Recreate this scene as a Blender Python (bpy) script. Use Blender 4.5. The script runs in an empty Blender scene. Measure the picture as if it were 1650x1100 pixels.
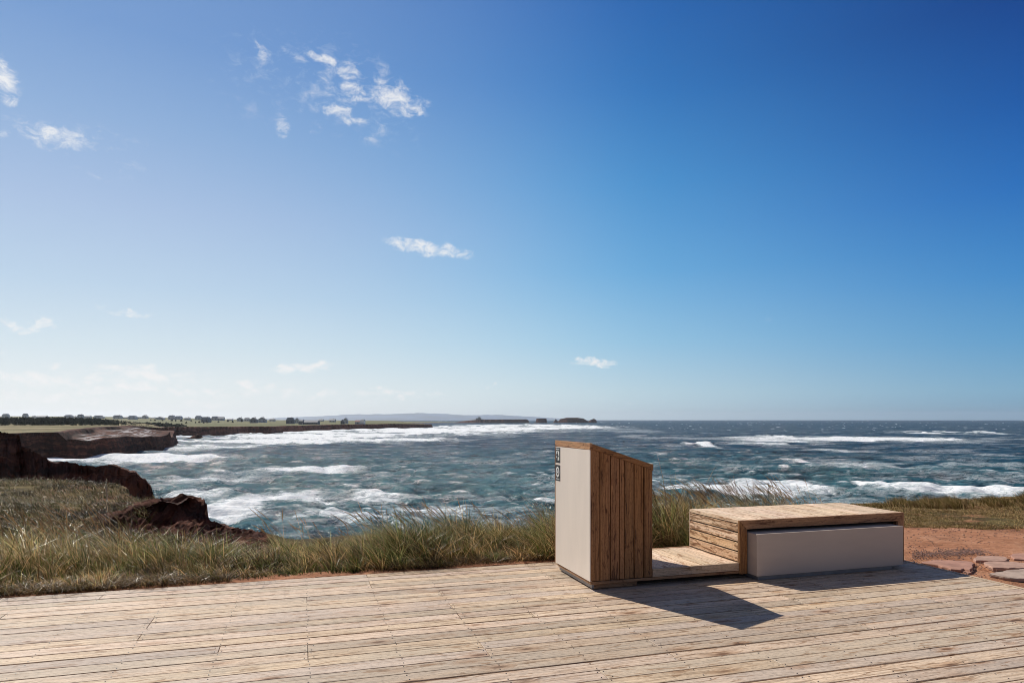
import bpy, bmesh, math, random
import numpy as np
from mathutils import Vector, Matrix

# ------------------------------------------------------------------ camera, sky, sun, exposure
S = bpy.context.scene
C = S.collection
R = math.radians
F, Y0, TH, H = 1093.1, 675.63, 0.2981, 1.65          # focal length and horizon in photo pixels, yaw of the furniture
CT, ST = math.cos(TH), math.sin(TH)
SEA = -10.0
cam_d = bpy.data.cameras.new('camera'); cam = bpy.data.objects.new('camera', cam_d); C.objects.link(cam)
cam.location = (0, 0, H); cam.rotation_euler = (R(90), 0, 0)
cam_d.sensor_width = 36.0; cam_d.lens = F / 1650 * 36.0
cam_d.shift_y = (Y0 - 550) / 1650
cam_d.clip_start = 0.05; cam_d.clip_end = 60000
S.camera = cam
S.view_settings.view_transform = 'Standard'; S.view_settings.look = 'None'
S.view_settings.exposure = 0.0; S.view_settings.gamma = 1.0
SUN_AZ, SUN_EL = R(-41.0), R(41.5)                   # azimuth from +Y towards +X
sd = Vector((math.sin(SUN_AZ) * math.cos(SUN_EL), math.cos(SUN_AZ) * math.cos(SUN_EL), math.sin(SUN_EL)))
sun_d = bpy.data.lights.new('sun', 'SUN'); sun_d.energy = 5.0; sun_d.angle = R(0.53); sun_d.color = (1.0, 0.935, 0.83)
sun = bpy.data.objects.new('sun', sun_d); C.objects.link(sun)
sun.rotation_euler = sd.to_track_quat('Z', 'Y').to_euler(); sun.location = sd * 50
S.cycles.max_bounces = 6; S.cycles.diffuse_bounces = 3; S.cycles.glossy_bounces = 3
S.cycles.transmission_bounces = 3; S.cycles.volume_bounces = 0; S.cycles.transparent_max_bounces = 8
S.cycles.use_denoising = True; S.cycles.filter_width = 0.95

# ---- small node helper
class NT:
    def __init__(s, tree): s.t = tree; s.n = tree.nodes; s.l = tree.links
    def new(s, typ, **kw):
        n = s.n.new(typ); ins = kw.pop('ins', {})
        for k, v in kw.items(): setattr(n, k, v)
        for k, v in ins.items(): s.put(n.inputs[k], v)
        return n
    def put(s, sock, v):
        if isinstance(v, bpy.types.NodeSocket): s.l.new(v, sock)
        elif isinstance(v, bpy.types.Node): s.l.new(v.outputs[0], sock)
        else:
            if isinstance(v, (tuple, list)) and len(v) == 3 and sock.type == 'RGBA': v = (*v, 1)
            sock.default_value = v
    def math(s, op, a, b=0.0, c=0.0, clamp=False):
        n = s.n.new('ShaderNodeMath'); n.operation = op; n.use_clamp = clamp
        s.put(n.inputs[0], a); s.put(n.inputs[1], b); s.put(n.inputs[2], c); return n.outputs[0]
    def vmath(s, op, a, b=(0, 0, 0)):
        n = s.n.new('ShaderNodeVectorMath'); n.operation = op
        s.put(n.inputs[0], a)
        if op == 'SCALE': s.put(n.inputs['Scale'], b)
        else: s.put(n.inputs[1], b)
        return n.outputs['Value'] if op in ('DOT_PRODUCT', 'LENGTH', 'DISTANCE') else n.outputs[0]
    def mix(s, f, a, b, typ='MIX'):
        n = s.n.new('ShaderNodeMix'); n.data_type = 'RGBA'; n.blend_type = typ; n.clamp_factor = True
        s.put(n.inputs[0], f); s.put(n.inputs[6], a); s.put(n.inputs[7], b); return n.outputs[2]
    def rng(s, v, a, b, c=0.0, d=1.0, smooth=True):
        n = s.n.new('ShaderNodeMapRange'); n.interpolation_type = 'SMOOTHSTEP' if smooth else 'LINEAR'
        for i, x in enumerate((v, a, b, c, d)): s.put(n.inputs[i], x)
        return n.outputs[0]
    def noise(s, vec, scale=1.0, detail=4.0, rough=0.5, dist=0.0, typ=None):
        n = s.n.new('ShaderNodeTexNoise')
        if typ: n.noise_type = typ
        s.put(n.inputs['Vector'], vec); n.inputs['Scale'].default_value = scale; n.inputs['Detail'].default_value = detail
        n.inputs['Roughness'].default_value = rough; n.inputs['Distortion'].default_value = dist
        return n.outputs[0]
    def mapping(s, vec, scale=(1, 1, 1), loc=(0, 0, 0), rot=(0, 0, 0)):
        n = s.n.new('ShaderNodeMapping'); s.put(n.inputs[0], vec)
        n.inputs['Location'].default_value = loc; n.inputs['Rotation'].default_value = rot; n.inputs['Scale'].default_value = scale
        return n.outputs[0]
    def ramp(s, f, stops):
        n = s.n.new('ShaderNodeValToRGB'); e = n.color_ramp.elements
        while len(e) < len(stops): e.new(0.5)
        for el, (p, c) in zip(e, stops): el.position = p; el.color = (*c, 1)
        s.put(n.inputs[0], f); return n.outputs[0]

def pdir(px, py):
    v = Vector(((px - 825) / F, 1.0, (Y0 - py) / F)); return v.normalized()

W = bpy.data.worlds.new('World'); S.world = W; W.use_nodes = True
nt = NT(W.node_tree); nt.n.clear()
sky = nt.new('ShaderNodeTexSky', sky_type='NISHITA', sun_disc=False, sun_elevation=SUN_EL, sun_rotation=SUN_AZ,
             altitude=0.0, air_density=1.0, dust_density=0.35, ozone_density=4.0)
tc = nt.new('ShaderNodeTexCoord'); D = tc.outputs['Generated']
SS = 0.095
def lin(*c): return tuple(((x / 255) ** 2.2) / SS for x in c)
dsep = nt.new('ShaderNodeSeparateXYZ', ins={0: D}).outputs; dz, dyy = dsep[2], dsep[1]
# clear-air colours by height, for three bearings: towards the sun, a quarter off it, and away from it
hz_ = nt.vmath('NORMALIZE', nt.new('ShaderNodeCombineXYZ', ins={0: dsep[0], 1: dsep[1]}).outputs[0])
cb = nt.vmath('DOT_PRODUCT', hz_, (math.sin(SUN_AZ), math.cos(SUN_AZ), 0))
def skyramp(stops, gb=.035): return nt.ramp(dz, [(p_, tuple(v_ * SS for v_ in lin(c_[0] * (1 - .14 * min(1, max(0, p_ - .12) * 4) * (gb > .03)), min(255, c_[1] * (1.0 + gb * min(1, p_ * 6))), c_[2]))) for p_, c_ in stops])
rL = skyramp([(0, (233, 237, 239)), (.05, (226, 232, 237)), (.095, (211, 223, 234)), (.17, (187, 205, 230)), (.265, (168, 187, 223)), (.36, (140, 169, 214)), (.45, (113, 149, 205)), (.8, (72, 112, 182))], .02)
rM = skyramp([(0, (198, 216, 226)), (.04, (196, 218, 230)), (.114, (156, 198, 230)), (.21, (118, 172, 224)), (.325, (90, 149, 213)), (.43, (62, 122, 197)), (.53, (45, 101, 181)), (.8, (30, 76, 150))])
rR = skyramp([(0, (116, 160, 190)), (.035, (118, 168, 202)), (.095, (86, 150, 203)), (.17, (58, 128, 199)), (.265, (32, 101, 184)), (.35, (14, 80, 162)), (.45, (3, 58, 134)), (.8, (10, 46, 112))])
clear = nt.mix(nt.rng(cb, 0.10, 0.85, 0, 1), rR, rM); clear = nt.mix(nt.rng(cb, 0.58, 1.04, 0, 1), clear, rL)
clear = nt.vmath('SCALE', clear, 1 / SS)
skyc = nt.mix(0.93, sky.outputs[0], clear)
# clouds: each a small bank at its own bearing and height, broken up by noise on the sky sphere
#        px   py   half-w half-h  rotation  strength
CL = [(560, 150, 110, 55, .35, .42), (430, 130, 70, 60, .2, .30), (100, 215, 110, 22, -.05, .38), (180, 275, 60, 14, -.2, .32), (40, 520, 80, 12, 0, .4), (230, 605, 110, 14, 0, .6), (60, 612, 110, 14, 0, .6), (400, 630, 120, 10, 0, .55), (600, 636, 110, 9, 0, .45), (880, 645, 120, 5, 0, .25), (520, 96, 24, 8, 0.1, 0.9), (566, 116, 22, 13, 0.5, 0.8), (574, 150, 20, 13, 0.5, 0.9), (636, 158, 44, 17, 0.32, 1.25), (541, 179, 26, 10, 0.05, 1),
      (570, 196, 22, 8, 0.1, 0.7), (476, 90, 20, 9, 0.4, 0.6), (418, 88, 11, 14, -0.5, 0.65), (454, 204, 12, 14, -0.2, 0.6), (508, 204, 15, 7, 0.3, 0.5), (592, 224, 16, 7, 0.4, 0.4),
      (618, 112, 14, 12, 0.4, 0.45), (92, 222, 52, 17, -0.05, 0.8), (4, 128, 26, 28, 0, 1.2), (4, 218, 14, 6, -0.3, 0.6), (148, 282, 18, 6, -0.3, 0.5), (205, 266, 14, 4, 0.1, 0.35),
      (692, 400, 54, 10, 0.13, 1.15), (208, 501, 30, 5, 0, 0.7), (166, 496, 10, 7, 0, 0.4), (62, 526, 30, 7, -0.08, 0.95), (18, 519, 24, 7, 0.1, 0.8), (12, 566, 14, 5, 0, 0.7), (92, 582, 20.7, 5.5, 0, 0.8),
      (490, 592, 43.7, 6.6, -0.1, 1.2), (954, 583, 32.2, 6.6, 0.05, 1.2), (1242, 518, 10, 6, 0, 0.3), (232, 600, 48.3, 8.8, 0.05, 1.2), (50, 607, 46, 8.8, 0.05, 1.2), (395, 613, 17.25, 4.4, 0, 1.12), (150, 609, 23, 5.5, 0, 0.8),
      (290, 627, 25.3, 5.5, 0, 0.96), (344, 626, 23, 5.5, 0, 0.96), (170, 628, 36.8, 6.6, 0, 0.96), (215, 622, 32.2, 6.6, 0, 0.96), (640, 636, 29.9, 5.5, 0, 0.8), (425, 625, 27.6, 5.5, 0, 0.8), (510, 637, 29.9, 5.5, 0, 0.8),
      (605, 627, 18.4, 3.3, 0, 0.64), (795, 621, 9.2, 3.3, 0, 0.64), (320, 650, 69, 5.5, 0, 0.64), (560, 648, 69, 5.5, 0, 0.48), (80, 640, 92, 8.8, 0, 0.8), (1030, 645, 34.5, 3.3, 0, 0.32), (700, 636, 23, 3.3, 0, 0.48)]
nsA = nt.noise(nt.mapping(D, scale=(1, 1, 1.7)), 50.0, 9.0, 0.66, 0.5)
nsB = nt.noise(nt.mapping(D, scale=(1, 1, 1.6)), 9.0, 3.0, 0.5, 0.3)
warp = nt.vmath('SCALE', nt.vmath('SUBTRACT', nt.new('ShaderNodeTexNoise', ins={'Vector': D, 'Scale': 34.0, 'Detail': 4.0}).outputs['Color'], (.5, .5, .5)), 0.030)
DW = nt.vmath('ADD', D, warp)
acc = None
for px, py, a, b, rot, st in CL:
    c = pdir(px, py); rt = Vector((c.y, -c.x, 0)).normalized(); up = rt.cross(c)
    e1 = rt * math.cos(rot) - up * math.sin(rot); e2 = rt * math.sin(rot) + up * math.cos(rot)
    k = c.y * c.y ** 0 / F * math.sqrt(c.y)
    d = nt.vmath('SUBTRACT', DW, tuple(c))
    x = nt.math('MULTIPLY', nt.vmath('DOT_PRODUCT', d, tuple(e1)), 1 / (a * 1.6 * k)); y = nt.math('MULTIPLY', nt.vmath('DOT_PRODUCT', d, tuple(e2)), 1 / (b * 1.8 * k))
    r2 = nt.math('MULTIPLY_ADD', x, x, nt.math('MULTIPLY', y, y))
    g = nt.math('MULTIPLY', nt.math('SUBTRACT', 1.0, nt.math('MINIMUM', r2, 1.0)), st)
    acc = g if acc is None else nt.math('MAXIMUM', acc, g)
thr = nt.math('ADD', nt.math('MULTIPLY', acc, 0.95), nt.math('MULTIPLY_ADD', nsA, 3.5, nt.math('MULTIPLY_ADD', nsB, 0.5, -2.02)))
cov = nt.math('MULTIPLY', nt.rng(thr, 0.12, 1.5), nt.rng(acc, 0.0, 0.7))
skyc = nt.mix(nt.math('MULTIPLY', cov, 0.9), skyc, (9.3, 9.3, 9.35))
# unseen upper and rear sky darkened and greyed by hand to deepen shade
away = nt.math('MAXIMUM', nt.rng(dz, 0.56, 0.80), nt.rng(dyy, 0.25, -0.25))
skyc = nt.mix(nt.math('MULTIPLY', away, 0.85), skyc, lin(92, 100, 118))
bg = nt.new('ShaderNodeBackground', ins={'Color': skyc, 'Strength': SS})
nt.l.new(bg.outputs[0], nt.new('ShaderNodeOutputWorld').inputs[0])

# ------------------------------------------------------------------ helpers
rnd = random.Random(7)
rs = np.random.RandomState(11)
def uv2xy(u, v): return (u * CT - v * ST, u * ST + v * CT)
def gp(px, py, z=0.0):
    Z = F * (H - z) / (py - Y0); return ((px - 825) / F * Z, Z)
def at(px, Z): return (px - 825) / F * Z
def zz(py, Z): return H - (py - Y0) * Z / F
def setp(o, label=None, cat=None, group=None, kind=None):
    if label: o['label'] = label
    if cat: o['category'] = cat
    if group: o['group'] = group
    if kind: o['kind'] = kind
    return o
def empty(name, loc=(0, 0, 0), rz=0.0):
    o = bpy.data.objects.new(name, None); C.objects.link(o); o.location = loc; o.rotation_euler = (0, 0, rz)
    o.empty_display_size = 0.2; return o
def link(name, me, mats, parent=None):
    o = bpy.data.objects.new(name, me); C.objects.link(o)
    for m in (mats if isinstance(mats, (list, tuple)) else [mats]): me.materials.append(m)
    if parent: o.parent = parent
    return o
def npmesh(name, verts, faces, smooth=False, cols=None, mat_idx=None):
    me = bpy.data.meshes.new(name); n = len(verts); k = faces.shape[1]; m = len(faces)
    me.vertices.add(n); me.vertices.foreach_set('co', np.asarray(verts, np.float32).ravel())
    me.loops.add(m * k); me.loops.foreach_set('vertex_index', np.asarray(faces, np.int32).ravel())
    me.polygons.add(m); me.polygons.foreach_set('loop_start', np.arange(0, m * k, k, dtype=np.int32))
    me.polygons.foreach_set('loop_total', np.full(m, k, np.int32))
    if mat_idx is not None: me.polygons.foreach_set('material_index', np.asarray(mat_idx, np.int32))
    me.polygons.foreach_set('use_smooth', np.full(m, smooth, bool))
    me.update(calc_edges=True)
    for nm, arr in (cols or {}).items():
        if arr.ndim == 1:
            a = me.attributes.new(nm, 'FLOAT', 'POINT'); a.data.foreach_set('value', arr.astype(np.float32))
        else:
            a = me.attributes.new(nm, 'FLOAT_COLOR', 'POINT')
            a.data.foreach_set('color', np.concatenate([arr, np.ones((len(arr), 1))], 1).astype(np.float32).ravel())
    return me
def gridfaces(nr, nc):
    i = np.arange(nr - 1)[:, None] * nc + np.arange(nc - 1)[None, :]
    return np.stack([i, i + 1, i + nc + 1, i + nc], -1).reshape(-1, 4)
# value noise in numpy
def vnoise(x, y, seed=0):
    xi = np.floor(x).astype(np.int64); yi = np.floor(y).astype(np.int64); fx = x - xi; fy = y - yi
    fx = fx * fx * (3 - 2 * fx); fy = fy * fy * (3 - 2 * fy)
    def h(a, b):
        n = (a * 374761393 + b * 668265263 + seed * 974634777) & 0xFFFFFFFF
        n = ((n ^ (n >> 13)) * 1274126177) & 0xFFFFFFFF
        return ((n ^ (n >> 16)) & 0xFFFF) / 65535.0
    return (h(xi, yi) * (1 - fx) + h(xi + 1, yi) * fx) * (1 - fy) + (h(xi, yi + 1) * (1 - fx) + h(xi + 1, yi + 1) * fx) * fy
def fbm(x, y, oct=4, seed=0, gain=0.5):
    s = 0; a = 1; t = 0
    for i in range(oct):
        s = s + a * vnoise(x * 2 ** i + 17.3 * i, y * 2 ** i - 9.1 * i, seed + i); t += a; a *= gain
    return s / t
def sstep(x, a, b):
    t = np.clip((x - a) / (b - a), 0, 1); return t * t * (3 - 2 * t)
def sdist(px, py, poly):
    """signed distance to polygon, positive inside"""
    P = np.array(poly, float); d = np.full(px.shape, 1e18); ins = np.zeros(px.shape, bool)
    for i in range(len(P)):
        a = P[i]; b = P[(i + 1) % len(P)]; e = b - a
        t = np.clip(((px - a[0]) * e[0] + (py - a[1]) * e[1]) / (e @ e + 1e-12), 0, 1)
        d = np.minimum(d, (px - a[0] - t * e[0]) ** 2 + (py - a[1] - t * e[1]) ** 2)
        if a[1] != b[1]:
            c = ((a[1] > py) != (b[1] > py)) & (px < (b[0] - a[0]) * (py - a[1]) / (b[1] - a[1]) + a[0]); ins ^= c
    d = np.sqrt(d); return np.where(ins, d, -d)
def idw(x, y, pts, pw=2.5):
    s = 0; w = 0
    for a, b, z in pts:
        q = 1.0 / (((x - a) ** 2 + (y - b) ** 2) ** (pw / 2) + 1e-3); s = s + q * z; w = w + q
    return s / w

# ------------------------------------------------------------------ materials
def mat(name):
    m = bpy.data.materials.new(name); m.use_nodes = True; t = NT(m.node_tree); t.n.clear()
    b = t.new('ShaderNodeBsdfPrincipled'); o = t.new('ShaderNodeOutputMaterial'); t.l.new(b.outputs[0], o.inputs[0])
    t.bsdf = b; t.out = o; return m, t
def bump(t, h, strength=0.3, dist=0.01):
    b = t.new('ShaderNodeBump', ins={'Strength': strength, 'Distance': dist, 'Height': h}); t.put(t.bsdf.inputs['Normal'], b.outputs[0])
def wood(name, light, mid, grey, stain, worn=0.5, knots=1.0, gamt=0.5, rough=0.7, contrast=1.0):
    """light/mid heartwood, grey weathering, stain = darker coating left in patches; UV in metres, x along the board"""
    m, t = mat(name)
    uv = t.new('ShaderNodeUVMap').outputs[0]; at_ = t.new('ShaderNodeAttribute', attribute_name='rnd')
    rc = at_.outputs['Color']; sep = t.new('ShaderNodeSeparateColor', ins={0: rc})
    r1, r2, r3 = sep.outputs
    P = t.vmath('ADD', uv, t.vmath('SCALE', rc, 37.0))
    # knots bend the grain round them
    vor = t.new('ShaderNodeTexVoronoi', ins={'Vector': t.mapping(P, scale=(2.3, 6.5, 1)), 'Scale': 1.0, 'Randomness': 1.0})
    kd = vor.outputs['Distance']; kr = t.new('ShaderNodeSeparateColor', ins={0: vor.outputs['Color']})
    on = t.math('GREATER_THAN', kr.outputs[0], 1 - 0.55 * knots)
    ksz = t.math('MULTIPLY_ADD', kr.outputs[1], 0.16, 0.06)
    halo = t.math('MULTIPLY', t.rng(kd, t.math('MULTIPLY', ksz, 2.6), t.math('MULTIPLY', ksz, 0.6)), on)
    knot = t.math('MULTIPLY', t.rng(kd, ksz, t.math('MULTIPLY', ksz, 0.45)), on)
    Pw = t.vmath('ADD', P, t.new('ShaderNodeCombineXYZ', ins={1: t.math('MULTIPLY', halo, 0.03)}).outputs[0])
    g1 = t.noise(t.mapping(Pw, scale=(1.6, 55, 1)), 1.0, 5, 0.6, 0.4)
    g2 = t.noise(t.mapping(Pw, scale=(5, 190, 1)), 1.0, 3, 0.6)
    bl = t.noise(t.mapping(P, scale=(1.6, 5, 1)), 1.0, 4, 0.55, 0.6)
    bl2 = t.noise(t.mapping(P, scale=(4.5, 22, 1), loc=(3, 8, 0)), 1.0, 5, 0.6, 1.2)
    col = t.mix(t.rng(g1, 0.35, 0.65), light, mid)
    col = t.mix(t.math('MULTIPLY', t.rng(t.math('MULTIPLY_ADD', r1, 0.35, bl), 0.50, 0.85), gamt), col, grey)
    col = t.mix(t.math('MULTIPLY', t.rng(t.math('MULTIPLY_ADD', g1, 0.35, bl2), 0.585 + 0.30 * worn, 0.67 + 0.30 * worn), 0.8), col, stain) if worn < 1.5 else col
    warm = (0.36, 0.17, 0.065)
    col = t.mix(t.math('MULTIPLY', halo, 0.45), col, warm)
    col = t.mix(t.math('MULTIPLY', knot, 0.85), col, (0.13, 0.055, 0.022))
    tone = t.math('MULTIPLY_ADD', r2, 0.26 * contrast, 1 - 0.13 * contrast)
    sp_ = t.noise(t.mapping(P, scale=(34, 60, 1)), 1.0, 2, 0.6); tone = t.math('MULTIPLY', tone, t.rng(sp_, 0.25, 0.55, 0.74, 1.06))
    tone = t.math('MULTIPLY', tone, t.rng(g2, 0.28, 0.72, 0.70, 1.16))
    tone = t.math('MULTIPLY', tone, t.rng(g1, 0.52, 0.74, 1.0, 0.62))
    col = t.mix(1.0, col, t.new('ShaderNodeCombineColor', ins={0: tone, 1: tone, 2: t.math('MULTIPLY', tone, t.math('MULTIPLY_ADD', r3, 0.12, 0.94))}).outputs[0], 'MULTIPLY')
    t.put(t.bsdf.inputs['Base Color'], col); t.bsdf.inputs['Roughness'].default_value = rough
    t.bsdf.inputs['Specular IOR Level'].default_value = 0.3
    bump(t, t.math('ADD', g1, t.math('MULTIPLY', g2, 0.6)), 0.45, 0.003)
    return m
M_deck = wood('deck_wood', (0.69, 0.53, 0.39), (0.52, 0.37, 0.25), (0.51, 0.41, 0.32), (0.30, 0.175, 0.095), worn=0.49, knots=1.35, gamt=0.9, contrast=1.0)
M_top = wood('bleached_wood', (0.88, 0.69, 0.50), (0.74, 0.51, 0.33), (0.62, 0.49, 0.38), (0.34, 0.16, 0.065), worn=0.44, knots=0.8, gamt=0.3)
M_side = wood('worn_stained_wood', (0.86, 0.66, 0.47), (0.70, 0.46, 0.27), (0.50, 0.28, 0.14), (0.20, 0.08, 0.026), worn=0.22, knots=1.0, gamt=0.4)
M_brown = wood('brown_stained_wood', (0.42, 0.21, 0.083), (0.29, 0.135, 0.050), (0.36, 0.20, 0.11), (0.095, 0.040, 0.018), worn=0.52, knots=0.35, gamt=0.35)
M_trim = wood('fascia_wood', (0.48, 0.27, 0.145), (0.37, 0.195, 0.10), (0.27, 0.17, 0.11), (0.14, 0.06, 0.03), worn=0.50, knots=0.3, gamt=0.4)
M_edge = wood('pale_edge_wood', (0.62, 0.47, 0.34), (0.52, 0.38, 0.26), (0.42, 0.34, 0.28), (0.3, 0.17, 0.09), worn=0.6, knots=0.2, gamt=0.5)

def simple(name, col, rough=0.6, var=0.1, scale=6.0, metal=0.0, bmp=0.0, stretch=(1, 1, 1)):
    m, t = mat(name); tcn = t.new('ShaderNodeTexCoord').outputs['Object']
    n = t.noise(t.mapping(tcn, scale=stretch), scale, 5, 0.6)
    k = t.rng(n, 0.3, 0.7, 1 - var, 1 + var)
    t.put(t.bsdf.inputs['Base Color'], t.mix(1.0, col, t.new('ShaderNodeCombineColor', ins={0: k, 1: k, 2: k}).outputs[0], 'MULTIPLY'))
    t.bsdf.inputs['Roughness'].default_value = rough; t.bsdf.inputs['Metallic'].default_value = metal
    if bmp: bump(t, n, bmp, 0.005)
    return m
M_nail = simple('nail_steel', (0.03, 0.025, 0.022), 0.5)
M_panel = simple('cream_panel', (0.80, 0.72, 0.635), 0.42, 0.045, 3.0, stretch=(1, 1, 0.25))
M_grey = simple('grey_panel', (0.56, 0.475, 0.41), 0.5, 0.05, 2.6, stretch=(0.4, 1, 2))
M_metal = simple('plinth_metal', (0.30, 0.30, 0.31), 0.45, 0.12, 9.0, metal=0.3)
M_dark = simple('dark_timber', (0.05, 0.035, 0.028), 0.8)
M_black = simple('sign_black', (0.012, 0.012, 0.014), 0.45)
M_white = simple('sign_white', (0.78, 0.78, 0.76), 0.5)

# red earth with turf where the 'turf' attribute says grass grows
def earth():
    m, t = mat('red_earth'); P = t.new('ShaderNodeTexCoord').outputs['Object']
    a = t.new('ShaderNodeAttribute', attribute_name='turf').outputs['Fac']
    n1 = t.noise(P, 1.3, 6, 0.6); n2 = t.noise(P, 14.0, 6, 0.7); n3 = t.noise(P, 60.0, 3, 0.6)
    soil = t.ramp(t.math('MULTIPLY_ADD', n2, 0.55, t.math('MULTIPLY', n1, 0.45)), [(0.32, (0.15, 0.055, 0.028)), (0.48, (0.43, 0.20, 0.11)), (0.62, (0.55, 0.295, 0.18)), (0.8, (0.50, 0.32, 0.22))])
    soil = t.mix(t.rng(n3, 0.60, 0.72), soil, (0.10, 0.045, 0.03))
    dk = t.noise(P, 0.8, 6, 0.68); soil = t.mix(t.math('MULTIPLY', t.rng(dk, 0.46, 0.66), 0.55), soil, (0.20, 0.095, 0.055))
    turf = t.ramp(t.math('MULTIPLY_ADD', n2, 0.5, t.math('MULTIPLY', t.noise(P, 2.2, 6, 0.7), 0.5)), [(0.3, (0.055, 0.042, 0.016)), (0.5, (0.15, 0.115, 0.045)), (0.68, (0.30, 0.23, 0.11))])
    turf = t.mix(t.math('MULTIPLY', t.rng(t.noise(P, 1.2, 6, 0.7), 0.46, 0.58), 0.75), turf, (0.040, 0.026, 0.012))
    f = t.rng(t.math('ADD', a, t.math('MULTIPLY_ADD', n2, 0.55, t.math('MULTIPLY_ADD', n1, 0.5, -0.55))), 0.42, 0.62)
    col = t.mix(f, soil, turf)
    ra = t.new('ShaderNodeAttribute', attribute_name='rock').outputs['Fac']
    st = t.noise(t.mapping(P, scale=(.8, .8, 5.0)), 1.0, 6, 0.65, 0.4)
    rock = t.ramp(t.math('MULTIPLY_ADD', n2, 0.4, t.math('MULTIPLY', st, 0.6)), [(0.36, (0.014, 0.006, 0.005)), (0.5, (0.085, 0.030, 0.018)), (0.68, (0.24, 0.095, 0.058))])
    col = t.mix(t.rng(t.math('MULTIPLY_ADD', n2, 0.5, ra), 0.55, 0.85), col, rock)
    t.put(t.bsdf.inputs['Base Color'], col); t.bsdf.inputs['Roughness'].default_value = 0.95; t.bsdf.inputs['Specular IOR Level'].default_value = 0.1
    bump(t, t.math('MULTIPLY_ADD', n3, 0.3, n2), 0.8, 0.04)
    return m
M_earth = earth()
def cliffm(name, grass, s=1.0, c1=(0.014, 0.006, 0.004), c2=(0.080, 0.026, 0.016), c3=(0.25, 0.09, 0.052)):
    """layered red sandstone; grass colour where the 'turf' attribute is set and the surface lies flat"""
    m, t = mat(name); P = t.new('ShaderNodeTexCoord').outputs['Object']; g = t.new('ShaderNodeNewGeometry')
    a = t.new('ShaderNodeAttribute', attribute_name='turf').outputs['Fac']
    w = t.noise(P, 0.25 * s, 4, 0.6)
    Pl = t.vmath('ADD', P, t.new('ShaderNodeCombineXYZ', ins={2: t.math('MULTIPLY', w, 3.0 / s)}).outputs[0])
    st = t.noise(t.mapping(Pl, scale=(0.10 * s, 0.10 * s, 1.7 * s)), 1.0, 5, 0.65)
    cr = t.noise(t.mapping(P, scale=(1.0 * s, 1.0 * s, 0.5 * s)), 1.0, 6, 0.7)
    rock = t.ramp(t.math('MULTIPLY_ADD', cr, 0.5, t.math('MULTIPLY', st, 0.5)), [(0.36, c1), (0.5, c2), (0.66, c3)])
    nz = t.new('ShaderNodeSeparateXYZ', ins={0: g.outputs['True Normal']}).outputs[2]
    gn = t.noise(P, 0.12 * s, 6, 0.65)
    gn2 = t.noise(t.mapping(P, scale=(0.03 * s, 0.15 * s, 1)), 1.0, 6, 0.7)
    gc = t.mix(t.rng(gn2, 0.42, 0.6), grass[0], grass[1]); gc = t.mix(t.rng(gn, 0.52, 0.7), gc, grass[2])
    pale_streak = t.new('ShaderNodeAttribute', attribute_name='pale_streak').outputs['Fac']
    sn = t.noise(t.mapping(P, scale=(0.9, 0.10, 1), rot=(0, 0, 0.5)), 1.0, 5, 0.6, 0.6)
    band = t.noise(t.mapping(Pl, scale=(0.03 * s, 0.03 * s, 3.6 * s)), 1.0, 3, 0.6)
    rock = t.mix(t.math('MULTIPLY', t.rng(band, 0.50, 0.62), 0.6), rock, c1)
    rock = t.mix(t.math('MULTIPLY', t.math('MULTIPLY', pale_streak, t.rng(nz, 0.6, 0.85)), t.rng(sn, 0.50, 0.62)), rock, (0.62, 0.58, 0.58))  # pale streaks over the flat slab rock
    f = t.math('MULTIPLY', t.rng(nz, 0.55, 0.8), t.rng(t.math('MULTIPLY_ADD', gn, 0.4, a), 0.6, 0.75))
    t.put(t.bsdf.inputs['Base Color'], t.mix(f, rock, gc)); t.bsdf.inputs['Roughness'].default_value = 0.9
    t.bsdf.inputs['Specular IOR Level'].default_value = 0.15
    bump(t, t.math('ADD', st, cr), 1.0, 0.35 / s)
    return m
G_near = ((0.08, 0.06, 0.02), (0.13, 0.09, 0.035), (0.05, 0.05, 0.015))
G_far = ((0.12, 0.10, 0.035), (0.32, 0.26, 0.14), (0.09, 0.09, 0.03))
M_cliff = cliffm('near_cliff_rock', G_near, 1.6)
M_cliff2 = cliffm('headland_rock', G_far, 0.6)
M_cliff3 = cliffm('coast_rock', ((0.12, 0.13, 0.055), (0.20, 0.18, 0.09), (0.09, 0.10, 0.04)), 0.3, c2=(0.16, 0.06, 0.04), c3=(0.30, 0.13, 0.085))
M_hill = simple('hill_land', (0.09, 0.15, 0.25), 0.95, 0.3, 0.002)  # blue of the distance haze put into the land colour

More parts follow.
